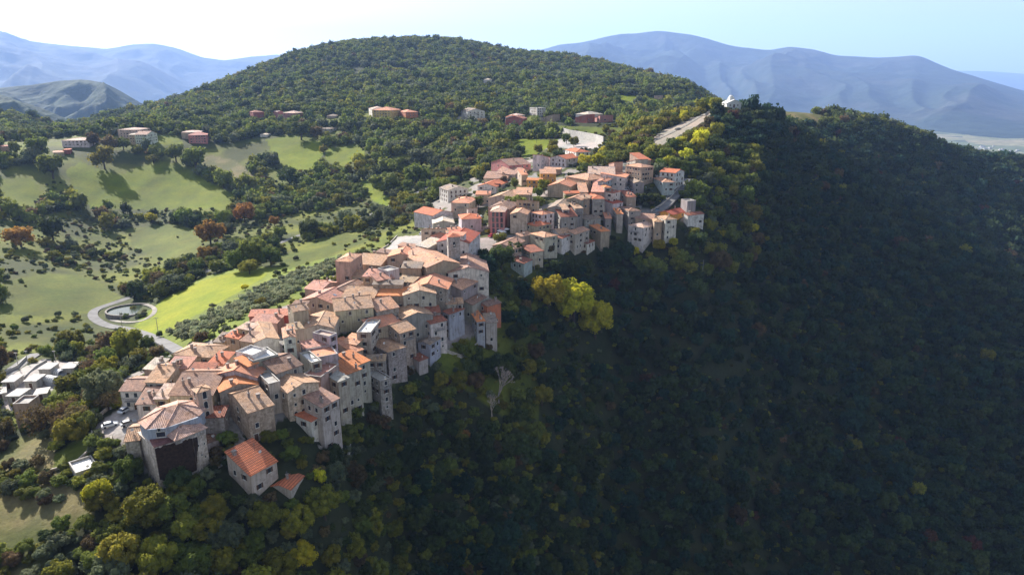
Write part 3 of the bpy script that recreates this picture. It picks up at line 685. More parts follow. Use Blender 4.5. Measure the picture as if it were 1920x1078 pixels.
        if first and 'b' in opt:
            bm = MB(); w_ = min(Lw * .62, 5); z_ = H - 2.95
            bm.box(-w_/2, w_/2, 0, 1.1, z_ - .14, z_, 0)
            for k_ in range(int(w_ / .22) + 1): bm.box(-w_/2 + k_*.22, -w_/2 + k_*.22 + .03, 1.05, 1.08, z_, z_ + .95, 1)
            bm.box(-w_/2, w_/2, 1.03, 1.1, z_ + .95, z_ + 1.0, 1)
            for s_ in (-1, 1): bm.box(min(s_*w_/2, s_*(w_/2-.05)), max(s_*w_/2, s_*(w_/2-.05)), 0, 1.03, z_ + .95, z_ + 1.0, 1)
            link('balcony', bm.mesh('balcony', [M_CONC, M_METAL]), root, (nx * off, ny * off, 0), a)
        first = False
    HOUSES.append(dict(root=root, B=B, c=(c.x, c.y), L=(Lx, Ly), ang=ang, ze=ze, zb=zb, H=H, hx=hx, hy=hy, sg=sg, x=x, y=y))
    return HOUSES[-1]
h = house
# near cluster ------------------------------------------------------------
h('d',(120,832),(390,1045),(658,955),9.5,'C','tan','stone','stone house with a two slope tan roof, directly above the striped red roof','SqDc')
h('d',(955,915),(1215,980),(1400,880),14,'T','brownpink','pale','tall pale house with one mottled brown roof above a red awned balcony room','D')
h('d',(695,690),(830,820),(1165,700),8.8,'A','tan','cream','narrow cream house with a crooked tan gable roof and blank front wall','S')
h('d',(540,460),(705,602),(982,505),8,'C','brown','grey','dark brown gable roof with a white ridge line behind the crooked tan gable')
h('d',(465,560),(622,718),(690,662),7.5,'F','pale','pale','long pale roof terrace beside the bright orange roofs')
h('d',(40,705),(75,808),(480,725),6.5,'A','orange','greystone','house with vivid orange front gable, lower of the orange roofed pair','qc')
h('d',(80,520),(5,615),(465,640),7.5,'A','pinkorange','lilac','house with a long pink and orange gable roof, upper of the orange roofed pair','qc')
h('d',(262,470),(392,522),(432,462),9.5,'S','orange','pinktan','small orange roofed attic room poking up above the orange pair','qn')
h('c',(740,612),(705,845),(1165,842),7,'R','brown','cream','long low church like building with a wide grey brown roof and cream wall','c','house')
h('c',(950,778),(1018,820),(1160,776),9.5,'P','tan','cream','little cream tower with arched window and small tan pyramid roof','An')
h('c',(240,680),(150,795),(380,793),6.5,'R','brownpink','white','white house with an iron balcony at the village edge above the car park','bd')
h('c',(555,530),(430,695),(645,703),7,'R','tan','pale','tan roofed house behind the white house with the iron balcony')
h('c',(455,775),(335,945),(545,938),5,'T','brownpink','white','small white walled house with brown lean roof beside the car park','c')
h('c',(640,735),(535,885),(680,885),6,'T','palepink','tan','pale pink lean roof between the white walled house and the wide grey brown roof','q')
h('c',(510,437),(415,548),(560,560),5,'T','pale','pinktan','pale grey pink roof at the outer left edge of the village')
h('c',(730,425),(665,537),(888,543),7.5,'T','pink','pinktan','house with a clean pink roof and one chimney in its middle','c')
h('c',(960,492),(900,600),(1152,606),5.5,'T','redbrown','pinktan','low red brown roof half in the shadow of the clean pink roof','qn')
h('c',(790,388),(1165,420),(1450,300),5.5,'H','tan','stone','broad old house with a spreading rugged tan hip roof')
h('c',(1215,362),(1130,493),(1290,507),6,'T','redorange','pinktan','house with a bright salmon roof dotted with dark stones','q')
h('d',(330,272),(250,352),(425,395),5,'F','white','white','white flat terrace beside the large white gabled house','x')
h('d',(460,350),(440,462),(715,388),4.5,'F','white','grey','bigger white flat roof in the shade of the large white gabled house','x')
h('d',(565,60),(455,255),(722,212),9,'A','tan','white','large white gabled house with a long tan roof in the middle of the lower village','qn')
h('d',(822,100),(790,205),(915,190),9,'A','pinktan','white','slim white wing with a small gable joined to the large white gabled house','')
h('e',(985,425),(900,507),(1058,480),8.5,'R','tan','tan','squat square block with a small tan roof above the large white gabled house','q')
h('e',(1045,560),(1002,697),(1330,688),8,'A','tan','pale','house with a wide sunlit tan gable and blank pale front wall','q')
h('e',(905,640),(872,718),(1002,692),7.5,'T','tanyellow','tan','low tan annex left of the wide sunlit tan gable','q')
h('e',(478,535),(425,612),(700,632),5.5,'T','pink','pinktan','long house with a plain pink roof next to the olive grove','q')
h('e',(482,488),(400,558),(820,545),6,'T','redpink','red','longer salmon roof behind the plain pink roof beside the olive grove','q')
h('e',(215,700),(140,782),(278,810),5.5,'T','redorange','tan','small house with an orange roof at the olive grove edge','q')
h('e',(70,745),(5,845),(110,852),4.5,'T','greybrown','tan','small dull brown roof left of the small orange roof by the olives','q')
h('e',(330,640),(270,690),(400,715),5,'S','palepink','tan','small pale pink roof between the plain pink and the small orange roofs','q')
h('e',(370,730),(300,830),(435,850),4.5,'T','brown','tan','low brown tiled roof right of the small orange roof by the olives','q')
h('e',(1095,268),(975,378),(1332,418),7.5,'A','pink','tan','house with one white and one pink roof slope and a skylight','k')
h('e',(1230,165),(1025,245),(1210,262),5.5,'C','pink','pinktan','pink roofed house behind the skylight house','q')
h('e',(1515,172),(1320,262),(1440,295),5,'A','brown','pale','small pale and brown gable between the skylight house and the tan hip roof','q')
h('e',(910,385),(855,460),(1000,470),4,'T','brown','tan','tiny brown roof at the corner of the grove below the skylight house','q')
h('e',(1610,232),(1445,337),(1785,352),6,'R','tan','tan','house with a tan roof and blank base, left of the long shaded orange roof','q')
h('e',(1480,365),(1368,500),(1775,458),9,'R','tan','cream','long stone house with cream front, three windows and a chimney on its rugged tan roof','c')
h('g',(490,738),(520,862),(752,815),8.5,'R','pinktan','greystone','old house with a pink patch on its tan roof, joined to the long cream front','S')
h('f',(400,245),(290,375),(470,342),7.5,'F','white','cream','glazed veranda room with a flat white roof','w')
h('f',(415,240),(470,342),(770,262),7.5,'T','pinkorange','cream','cream house with a clean orange roof right of the flat white roofed veranda','d')
h('f',(200,395),(130,490),(282,518),4.5,'T','pinktan','tan','little tiled roof with a white disc in front of the glazed veranda','qn')
h('d',(925,282),(1012,322),(1248,282),8,'S','pink','lilac','thin pink slab roof above the sunken pink terrace','q')
h('d',(1030,342),(1105,432),(1382,380),6.5,'F','pinkorange','lilac','sunken pink floored roof terrace with white edges','q')
h('d',(945,352),(1100,480),(1125,455),6.5,'F','white','pale','long narrow white balcony wing beside the sunken pink terrace','b')
h('d',(1135,147),(1300,185),(1420,157),8,'F','palepink','lilac','lilac cube like roof room with an open loggia','w')
h('d',(1375,282),(1570,368),(1716,350),7.5,'S','rust','tan','tan walled house with a rusty flat roof left of the orange striped roofs','q')
h('d',(1420,440),(1612,512),(1712,442),13,'S','orange','pale','upper of two bright orange ribbed roofs on the tall pale cliff house','z')
h('d',(1310,548),(1480,620),(1622,542),12.5,'S','orange','pale','lower of two bright orange ribbed roofs on the tall pale cliff house','z')
h('d',(1250,632),(1402,695),(1472,632),11,'S','grey','pale','flat grey sheet roof at the end of the orange ribbed roofs','n')
h('d',(1125,548),(1205,640),(1400,500),6.5,'F','pink','pinktan','pink terrace on a low house left of the orange ribbed roofs','q')
h('f',(440,497),(645,600),(800,524),12,'H','tan','greystone','ruined looking stone house with a crumbling tan roof on the cliff edge','Sq')
h('f',(750,287),(775,390),(942,340),13.5,'R','tan','stone','tall stone house with jagged tan roof and a white box balcony','Sb')
h('f',(420,640),(400,702),(600,695),9.5,'T','tanyellow','greystone','stone house with a blue door and small tan roof above a terrace','Sd')
h('f',(400,832),(555,925),(665,882),8.5,'F','grey','greystone','stone block with a grey roof terrace and white window box over the dark slope','Sb')
h('g',(842,812),(800,945),(1130,898),9.5,'A','tan','grey','grey walled house with a broad tan gable above the tall stone tower house','q')
h('g',(905,602),(815,683),(1165,662),9.5,'A','tan','pale','pale house with a brown shuttered window high in its gable','')
h('g',(960,502),(870,603),(1292,612),8.5,'A','pinkorange','greystone','house with a pink left slope and orange right slope below the church','qS')
h('g',(1420,250),(1320,432),(1752,420),10,'A','brownpink','white','big white walled house with a dark gable roof right below the church','qn')
h('g',(1375,520),(1470,620),(1642,532),10.5,'C','pinktan','grey','grey house with pink tan roof in front of the big white walled house','q')
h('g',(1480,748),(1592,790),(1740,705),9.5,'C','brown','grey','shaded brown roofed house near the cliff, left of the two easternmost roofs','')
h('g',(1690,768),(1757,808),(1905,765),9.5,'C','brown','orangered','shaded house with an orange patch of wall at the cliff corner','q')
h('g',(1265,720),(1300,782),(1478,772),10.5,'T','tan','pale','pale house with a thin sunlit tan roof and one tiny window','q')
h('g',(1310,862),(1330,895),(1492,836),9.5,'S','redbrown','blue','blue grey house with a red awning roof and arched white door','d')
h('g',(1110,905),(1122,1003),(1292,962),8.5,'T','redbrown','white','white three storey house with a red roof and balcony above the garden wall','b')
h('g',(1070,812),(1080,882),(1222,870),8.5,'T','redbrown','grey','plain red roof wedged behind the white three storey house','qn')
h('g',(1562,890),(1645,978),(1702,947),10,'S','orange','blue','pale blue house with a bright orange strip of roof at the cliff end','')
h('g',(1690,890),(1742,992),(1842,948),10,'C','greybrown','pale','pale rear house with dark roof, last one at the cliff end','q')
h('f',(1060,452),(1110,515),(1225,447),8.5,'C','greybrown','blue','blue grey house on the footpath below the white three storey house','')
h('f',(955,652),(992,702),(1085,667),6,'S','redbrown','pale','lowest little house with red roof on the footpath','q')
h('g',(95,283),(220,306),(345,222),12,'H','pinktan','pinktan','tall plain block with a shallow tan hip roof above the grove','q')
h('g',(370,218),(265,325),(545,348),8,'R','tan','tan','wide tan roofed house right of the tall plain block','q')
h('g',(280,392),(212,462),(362,478),5,'T','tan','tan','low tan roof at the foot of the tall plain block','q')
h('g',(440,380),(362,470),(535,482),7,'T','pink','tan','dusty pink roof beside the terrace with the blue cloth','q')
h('g',(560,165),(512,192),(700,225),5.5,'T','brown','pinktan','dark brown roof on the street behind the wide tan roofed house','q')
h('g',(720,182),(635,250),(922,252),6.5,'A','pinkorange','pinktan','house with an orange gable roof seen beyond the wide tan roof','q')
h('g',(800,88),(755,122),(955,152),6,'T','brownpink','pinktan','small brown gable at the edge of the pale square','q')
h('g',(820,277),(795,375),(1003,378),8,'T','greybrown','tan','square house with a grey brown roof left of the church','q')
h('g',(640,425),(522,520),(705,488),6,'T','pink','pinktan','pink roof beside a small brown green one','q')
h('g',(755,455),(745,520),(915,540),5,'T','tanyellow','greystone','mossy yellow tan roof sunk behind the long shaded orange roof','q')
h('g',(490,587),(470,682),(815,685),6.5,'T','orange','tan','long orange roof shaded along its upper half','qn')
h('g',(468,528),(472,560),(880,565),8.5,'T','greybrown','stone','long blank stone wall casting shade on the long orange roof','x')
h('g',(600,368),(640,412),(762,382),5.5,'F','pale','lilac','small pale terrace with a blue cloth','q')
h('g',(1000,128),(1090,152),(1252,62),6,'S','pale','pale','pale white grey roof left of the bell tower','q')
# around the square --------------------------------------------------------
h('h',(612,592),(716,697),(852,567),12,'R','red','white','tall white house with a big red roof joined to the bell tower','')
h('h',(540,560),(500,600),(640,612),10,'T','pinkorange','white','pink sunlit roof slope behind the bell tower','qn')
h('h',(655,382),(632,428),(838,420),8,'H','redorange','lilac','lilac house with a hipped orange roof and one dark window','q')
h('h',(365,310),(306,388),(515,352),7,'A','redorange','white','white gabled house with a red roof above the olive trees','qx')
h('h',(340,415),(308,478),(530,472),5,'A','pale','pale','low pale gable in front of the white gabled house','x')
h('h',(178,458),(176,538),(430,530),9,'T','redbrown','cream','cream house with a red brown roof facing the pale square','')
h('h',(390,560),(285,612),(475,602),6,'A','pinktan','pink','little pink house with a dark red window','')
h('h',(490,480),(500,558),(625,545),6.5,'T','pinkorange','tan','orange tiled roof before the lilac house','q')
h('h',(545,65),(476,105),(690,88),9,'A','greybrown','white','white three storey house with a grey roof standing apart at the village edge','V')
h('h',(560,190),(514,240),(702,247),8.5,'H','pinkorange','pale','house with a pink hip roof and an open loggia under it','b')
h('h',(640,128),(606,168),(870,190),6.5,'T','brown','cream','long cream house with four windows and brown roof','')
h('h',(812,110),(790,150),(940,152),7.5,'T','pinkorange','cream','pink orange roof behind the long cream house','q')
h('h',(700,270),(690,310),(785,305),6,'T','brownpink','pale','small annex right of the open loggia','q')
h('h',(962,292),(952,343),(1103,346),12,'P','palepink','pink','pink three storey house with white framed windows on the square','WVn')
h('h',(965,235),(930,300),(1150,312),12,'H','brown','pinktan','brown roofed house directly behind the pink three storey house','q')
h('h',(1262,292),(1178,368),(1345,380),8.5,'A','pinktan','cream','cream gabled house with a wide brown door facing the square','dq')
h('h',(1278,162),(1276,215),(1572,236),9.5,'T','tan','tan','long tan building with two rows of small windows','w')
h('h',(1000,135),(930,190),(1190,205),8.5,'A','tan','pale','pale gable adjoining the long tan building','q')
h('h',(1300,92),(1240,150),(1402,152),6,'T','pinktan','tan','small pink tan roof under the yellow green tree','q')
h('h',(1430,352),(1538,377),(1662,357),8,'H','pinkorange','white','white cube shaped house with an orange hip roof and two windows','V')
h('h',(1385,480),(1480,508),(1622,478),5,'H','redorange','tan','low tan house with an orange hip roof at the lower end of the square','q')
h('h',(1320,577),(1300,622),(1420,597),5,'T','pinktan','pale','narrow pink tan roof strip behind the three storey tan house','q')
h('h',(1075,690),(1185,745),(1335,672),6.5,'C','brownpink','tan','house with a brown pink roof right below the white umbrellas','q')
h('j',(100,592),(247,632),(350,600),11,'H','pinktan','pale','three storey tan and pale blue house with dark string lines','')
h('h',(1305,765),(1400,802),(1432,742),7,'S','redbrown','pale','small dark red roof clinging below the brown pink roof','')
h('h',(1235,890),(1330,925),(1422,882),7,'S','redbrown','blue','lowest dark red roof beneath the square','')
h('h',(1210,715),(1195,762),(1300,745),7,'T','tan','tan','tiny sunlit tan roof between the brown pink roof and the dark red one','q')
h('j',(350,552),(410,592),(545,577),10,'C','tan','white','white row house with tan roof, left of its row','')
h('j',(520,560),(590,597),(738,548),10,'C','pinktan','pale','pale row house with pink tan roof in the middle of the row','')
h('j',(728,517),(880,568),(932,545),11,'S','orange','tan','tall tan end house of the row with a small orange roof','q')
h('j',(715,690),(727,704),(805,672),4.5,'S','redbrown','white','white annex with a red awning at the foot of the row','V')
h('j',(415,622),(440,645),(552,600),7,'S','redbrown','white','white porch house with a dark awning at the foot of the row','b')
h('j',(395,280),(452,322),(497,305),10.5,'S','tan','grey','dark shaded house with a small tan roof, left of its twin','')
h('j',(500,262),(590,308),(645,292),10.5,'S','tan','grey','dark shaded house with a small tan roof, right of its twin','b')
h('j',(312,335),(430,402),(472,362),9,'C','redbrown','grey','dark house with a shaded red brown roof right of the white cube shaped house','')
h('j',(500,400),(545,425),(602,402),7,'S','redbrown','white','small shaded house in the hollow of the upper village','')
h('j',(715,150),(785,200),(888,180),9.5,'H','redorange','pale','house with a bright salmon hip roof and long balcony','b')
h('j',(655,150),(605,195),(742,197),9,'T','tan','tan','tan roofed house joined to the bright salmon hip roof','q')
h('j',(600,160),(490,200),(622,222),7,'A','pinktan','greystone','narrow sunlit pink tan roof pointing at the bright salmon hip roof','q')
h('j',(375,225),(280,300),(400,270),7,'A','greybrown','grey','thin pale ridge roof behind the dark twins','q')
h('k',(375,513),(440,552),(492,540),10,'H','orange','grey','tall grey house with a small vivid orange roof','')
h('k',(330,522),(292,598),(420,602),7,'T','pink','pinktan','pink roof left of the small vivid orange one','q')
h('k',(45,432),(255,468),(372,430),10,'H','pinktan','pinktan','large square pink tan building with a flat looking hip roof','')
h('k',(400,472),(450,487),(616,412),9.5,'C','pinkorange','blue','blue grey block with an orange and tan roof','q')
h('k',(300,285),(262,348),(525,352),7,'R','palepink','white','big white villa with a pale roof and balconies below the yellow trees','b')
h('k',(487,250),(488,285),(577,282),5.5,'T','pinkorange','pinktan','little orange roof right of the big white villa','q')
h('k',(690,222),(690,262),(817,257),6,'T','pinkorange','pale','orange roof behind the four storey brown block, left of two','q')
h('k',(842,205),(860,245),(955,240),7,'T','redorange','pinktan','orange roof behind the four storey brown block, right of two','q')
h('k',(700,307),(855,328),(966,313),13,'H','pinktan','tan','four storey brown block with long window bands','w')
h('k',(640,400),(672,440),(716,407),7,'S','pinkorange','white','narrow white house with an orange roof left of the four storey brown block','')
h('k',(690,445),(772,500),(842,477),5,'A','greybrown','grey','low grey gable with a white rooflight above the parked cars','q')
h('k',(1005,452),(1095,493),(1172,470),7.5,'H','pinktan','blue','pale blue detached house with a pink tan hip roof near the trees','')
h('k',(1190,297),(1162,352),(1337,368),7,'R','redorange','white','white detached house with red roof corner and balcony among the trees','bV',lim=(6,10))
h('k',(1310,683),(1372,702),(1424,686),8,'F','grey','grey','stubby grey tower like shed beside the road','x')
h('k',(1120,820),(1205,857),(1372,817),6,'C','red','orange','orange walled house with a striped red roof above the yellow trees','q')
h('k',(1392,800),(1378,865),(1560,845),6,'T','redbrown','white','white and red house at the far right tip of the village','q')
h('k',(835,800),(818,848),(1000,858),3.5,'R','brownpink','tan','brown gabled house above the shaded yard, left of the road','q',lim=(5,11))
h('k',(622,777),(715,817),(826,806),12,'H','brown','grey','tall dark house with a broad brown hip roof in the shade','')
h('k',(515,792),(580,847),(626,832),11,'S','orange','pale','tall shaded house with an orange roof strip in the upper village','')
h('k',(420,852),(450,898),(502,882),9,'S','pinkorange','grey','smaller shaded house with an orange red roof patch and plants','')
h('k',(770,967),(880,1003),(1026,966),13,'H','palepink','white','white round cornered house with balcony at the forest edge','b')
h('k',(960,893),(1000,935),(1062,917),12.5,'H','tan','tan','narrow tan roofed house joined to the white round cornered house','q')
h('k',(1036,880),(1125,913),(1206,892),14,'H','tan','white','tall white four storey house at the forest edge, right of the round cornered one','')
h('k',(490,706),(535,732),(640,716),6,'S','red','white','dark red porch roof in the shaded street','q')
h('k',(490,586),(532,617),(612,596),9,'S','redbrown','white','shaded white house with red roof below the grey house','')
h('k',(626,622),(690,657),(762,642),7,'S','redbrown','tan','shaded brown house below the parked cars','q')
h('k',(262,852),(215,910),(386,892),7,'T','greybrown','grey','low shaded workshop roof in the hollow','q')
h('k',(25,562),(0,620),(160,612),6,'T','redorange','tan','wide salmon roof in the sun, left of the large square building','q')
h('k',(132,547),(160,602),(246,602),7,'T','pinktan','tan','pink tan roof right of the wide salmon roof','q')
h('i',(1322,502),(1240,590),(1472,602),6,'A','pinkorange','tan','broad pink red gable roof behind the yellow green tree','x')
h('i',(1015,465),(1003,525),(1156,530),7,'T','orange','orange','orange house with glowing orange roof','b')
h('i',(952,427),(945,468),(1010,466),7.5,'T','pinkorange','cream','cream wing left of the orange house','q')
h('i',(1082,402),(1156,455),(1320,455),8,'T','pinktan','orange','yellow orange house with a long balcony right of the glowing roof','b')
h('i',(1210,352),(1195,400),(1422,410),5,'T','pinktan','tan','flat pink tan roof under the white gabled villa','x')
h('i',(1252,212),(1267,275),(1432,290),7,'A','redorange','white','white gabled villa with a red roof above the orange house','V')
h('i',(1202,235),(1182,270),(1268,276),7,'T','redorange','white','low white wing of the gabled villa','q')
h('i',(1452,190),(1560,215),(1662,200),7,'H','redorange','white','white villa with red hip roof, topmost house of the road','V')
h('i',(860,315),(806,365),(1032,347),8,'R','brownpink','pinkred','pink house with a brown gable next to the lower meadow','')
h('i',(680,415),(642,450),(852,465),6,'R','brownpink','cream','cream house with a long brown pink roof below the pink house','q')
h('i',(560,462),(520,505),(762,512),6,'R','brownpink','cream','low cream house with several small windows at the grassy bank','')
h('i',(532,525),(452,592),(642,602),7,'A','redorange','white','white villa with a red gable above the dark plum tree','b')
h('i',(900,640),(870,685),(1030,682),5,'T','pinktan','pale','small pale roof left of the yellow green tree','q')
# hamlet on the far side of the valley -------------------------------------
HG = 'houses of the hamlet across the valley'
h('o',(247,248),(352,272),(487,262),12,'H','palepink','white','white apartment block with a pale red roof across the valley','Vb',lim=(9,30))
h('o',(516,262),(562,284),(676,274),11,'H','pinkorange','yellow','yellow block right of the white apartment block','w',lim=(9,26))
h('o',(684,290),(722,305),(862,302),8,'H','pinkorange','orangered','brick orange house right of the yellow block','',lim=(9,26))
h('o',(1435,262),(1415,296),(1612,292),11,'A','greybrown','white','white chalet like house with dark balconies over a retaining wall','Vb',lim=(9,26))
h('p',(330,335),(284,362),(416,368),9,'A','redorange','white','white house with red roof partly hidden by dark trees across the valley','V',lim=(8,20))
h('p',(520,345),(482,378),(602,352),7,'C','redbrown','red','brick red house right of the white one hidden by trees','q',lim=(8,20))
h('p',(636,243),(640,256),(736,254),10,'F','pale','white','white apartment cube far up on the wooded hill','Vw',lim=(10,18))
h('p',(1075,352),(1068,366),(1152,362),5,'T','redbrown','red','small red house near the curved wall','q',lim=(7,18))
h('p',(1295,348),(1290,368),(1436,366),4,'T','redpink','pinkred','long dark red house with a pink roof beyond the curved wall','q',lim=(6,15))
h('p',(1225,318),(1218,332),(1392,324),6,'H','pale','white','white roofed house behind the long dark red house','x',lim=(7,24))
h('p',(690,345),(690,366),(770,362),5,'T','brownpink','pinktan','low pinkish house above the curved wall','q',lim=(7,18))
h('n',(935,230),(925,246),(1050,243),8,'H','redbrown','red','dark red house on the hillside, left of a pair','q',lim=(9,20))
h('n',(1196,222),(1200,240),(1262,238),9,'A','palepink','pinkred','pink fronted house, right of the dark red house','q',lim=(7,14))
h('n',(1262,236),(1258,254),(1402,256),8,'H','palepink','pinkred','larger rose house on the hillside with a pale roof','w',lim=(9,20))
h('n',(215,480),(195,505),(405,500),9,'H','pinkred','pinkred','pink walled farmhouse at the head of the long meadow','w',lim=(10,22))
h('n',(130,455),(118,472),(335,468),7,'H','palepink','tan','long pale roofed barn behind the pink walled farmhouse','xl',lim=(9,24))
h('n',(1668,402),(1658,428),(1800,432),5,'H','greybrown','pale','small grey stone house beside two dark trees','ql',lim=(7,16))
h('m',(1330,232),(1320,262),(1590,262),9,'H','palepink','cream','cream apartment house with a pale roof on the meadow ridge','wl',lim=(10,24))
h('m',(1405,282),(1435,318),(1602,315),11,'H','pale','cream','boxy cream apartment house in front of the one with the pale roof','wl',lim=(10,24))
h('m',(1615,262),(1628,300),(1762,300),8,'R','brownpink','white','white house with a brown pink roof at the right end of the meadow ridge','w',lim=(9,22))
h('m',(698,362),(690,384),(992,380),7,'H','palepink','white','long low white house with an orange roof edge behind two trees','wl',lim=(9,30))
h('m',(580,445),(600,520),(705,522),3,'H','pinktan','tan','low barn with a wide tan roof left of the long low white house','xl',lim=(9,20))
h('m',(700,440),(705,488),(768,486),4,'H','redorange','red','small red shed right of the wide tan barn','xl',lim=(6,12))
h('m',(10,425),(0,450),(95,446),5,'H','redpink','pinktan','pink roofed cottage cut by the left border of the photo','ql',lim=(7,14))
h('q',(1475,322),(1470,338),(1540,336),2.6,'H','redorange','red','small red house on the ridge right of the white chapel','q',lim=(4,6.5))
h('q',(385,155),(372,180),(430,165),6,'F','pale','pinktan','little pink house by the bare limestone patch','q',lim=(7,12))
h('o',(1690,-78),(1692,-60),(1732,-62),5,'H','pale','white','tiny white farmhouse alone high on the wooded hill','x',lim=(8,14))
h('n',(1010,485),(1005,496),(1085,496),3,'H','pale','white','small white shed at the top edge of the middle meadow','x',lim=(6,12))
h('p',(430,320),(425,340),(505,335),5,'H','palepink','pale','pale house behind the brick red one across the valley','q',lim=(7,14))
h('o',(-170,330),(-165,345),(-60,345),4,'H','greybrown','pale','low pale barn between the rose house and the apartment block','x',lim=(7,14))
# church ---------------------------------------------------------------------
h('g',(1000,210),(1080,372),(1432,322),11.5,'A','pinktan','tan','stone church nave with the broadest pink tan gable roof, below the bell tower','nqc','church',lim=(3,30))
def groundbox(pts_px, z_off=0): return [hit(px, py, z_off) for px, py in pts_px]
def top_thing(name, loc, rot, label, cat, group=None):
    return tag(link(name, None, None, loc, rot), label, cat, group)
def bell_tower():
    b = hit(*tp('h', 480, 628), 18); c = on_plane(*tp('h', 612, 622), b.z); w = (c - b).length; x = (c - b).normalized(); y = Vector((-x.y, x.x, 0))
    ce = b + x * w / 2 + y * w / 2; zb = float(gz(ce.x, ce.y)); H = b.z - zb; a = w / 2
    r = top_thing('bell_tower', (ce.x, ce.y, zb), math.atan2(x.y, x.x), 'square grey bell tower with a dark arched opening and low pyramid roof', 'bell tower')
    m = MB(); m.box(-a, a, -a, a, -2, H - .35); m.box(-a - .15, a + .15, -a - .15, a + .15, H - .35, H); link('wall', m.mesh('wall', M_STONE), r, color=WC['grey'])
    m = MB(); o = a + .35; ap = (0, 0, H + a * .5)
    E = [(-o, -o, H + .01), (o, -o, H + .01), (o, o, H + .01), (-o, o, H + .01)]
    for k in range(4): m.quad([E[k], E[(k+1) % 4], ap])
    m.quad(E[::-1]); link('roof', m.mesh('roof', M_ROOF_MID, uv=True), r, color=RC['redorange'])
    big = window_mesh(1.2, 1.9, False, True)
    for nx, ny in ((0, -1), (1, 0), (-1, 0), (0, 1)): 
        f = link('bell_opening', big, r, (nx * (a + .01), ny * (a + .01), H - 3.6), math.atan2(ny, nx) - math.pi/2)
    m = MB(); m.tube([(0, -a - .08, H - 3.2), (0, -a - .08, H - 3.9)], .12, .4, 8, 0); link('bell', m.mesh('bell', M_FRAME), r)
bell_tower()
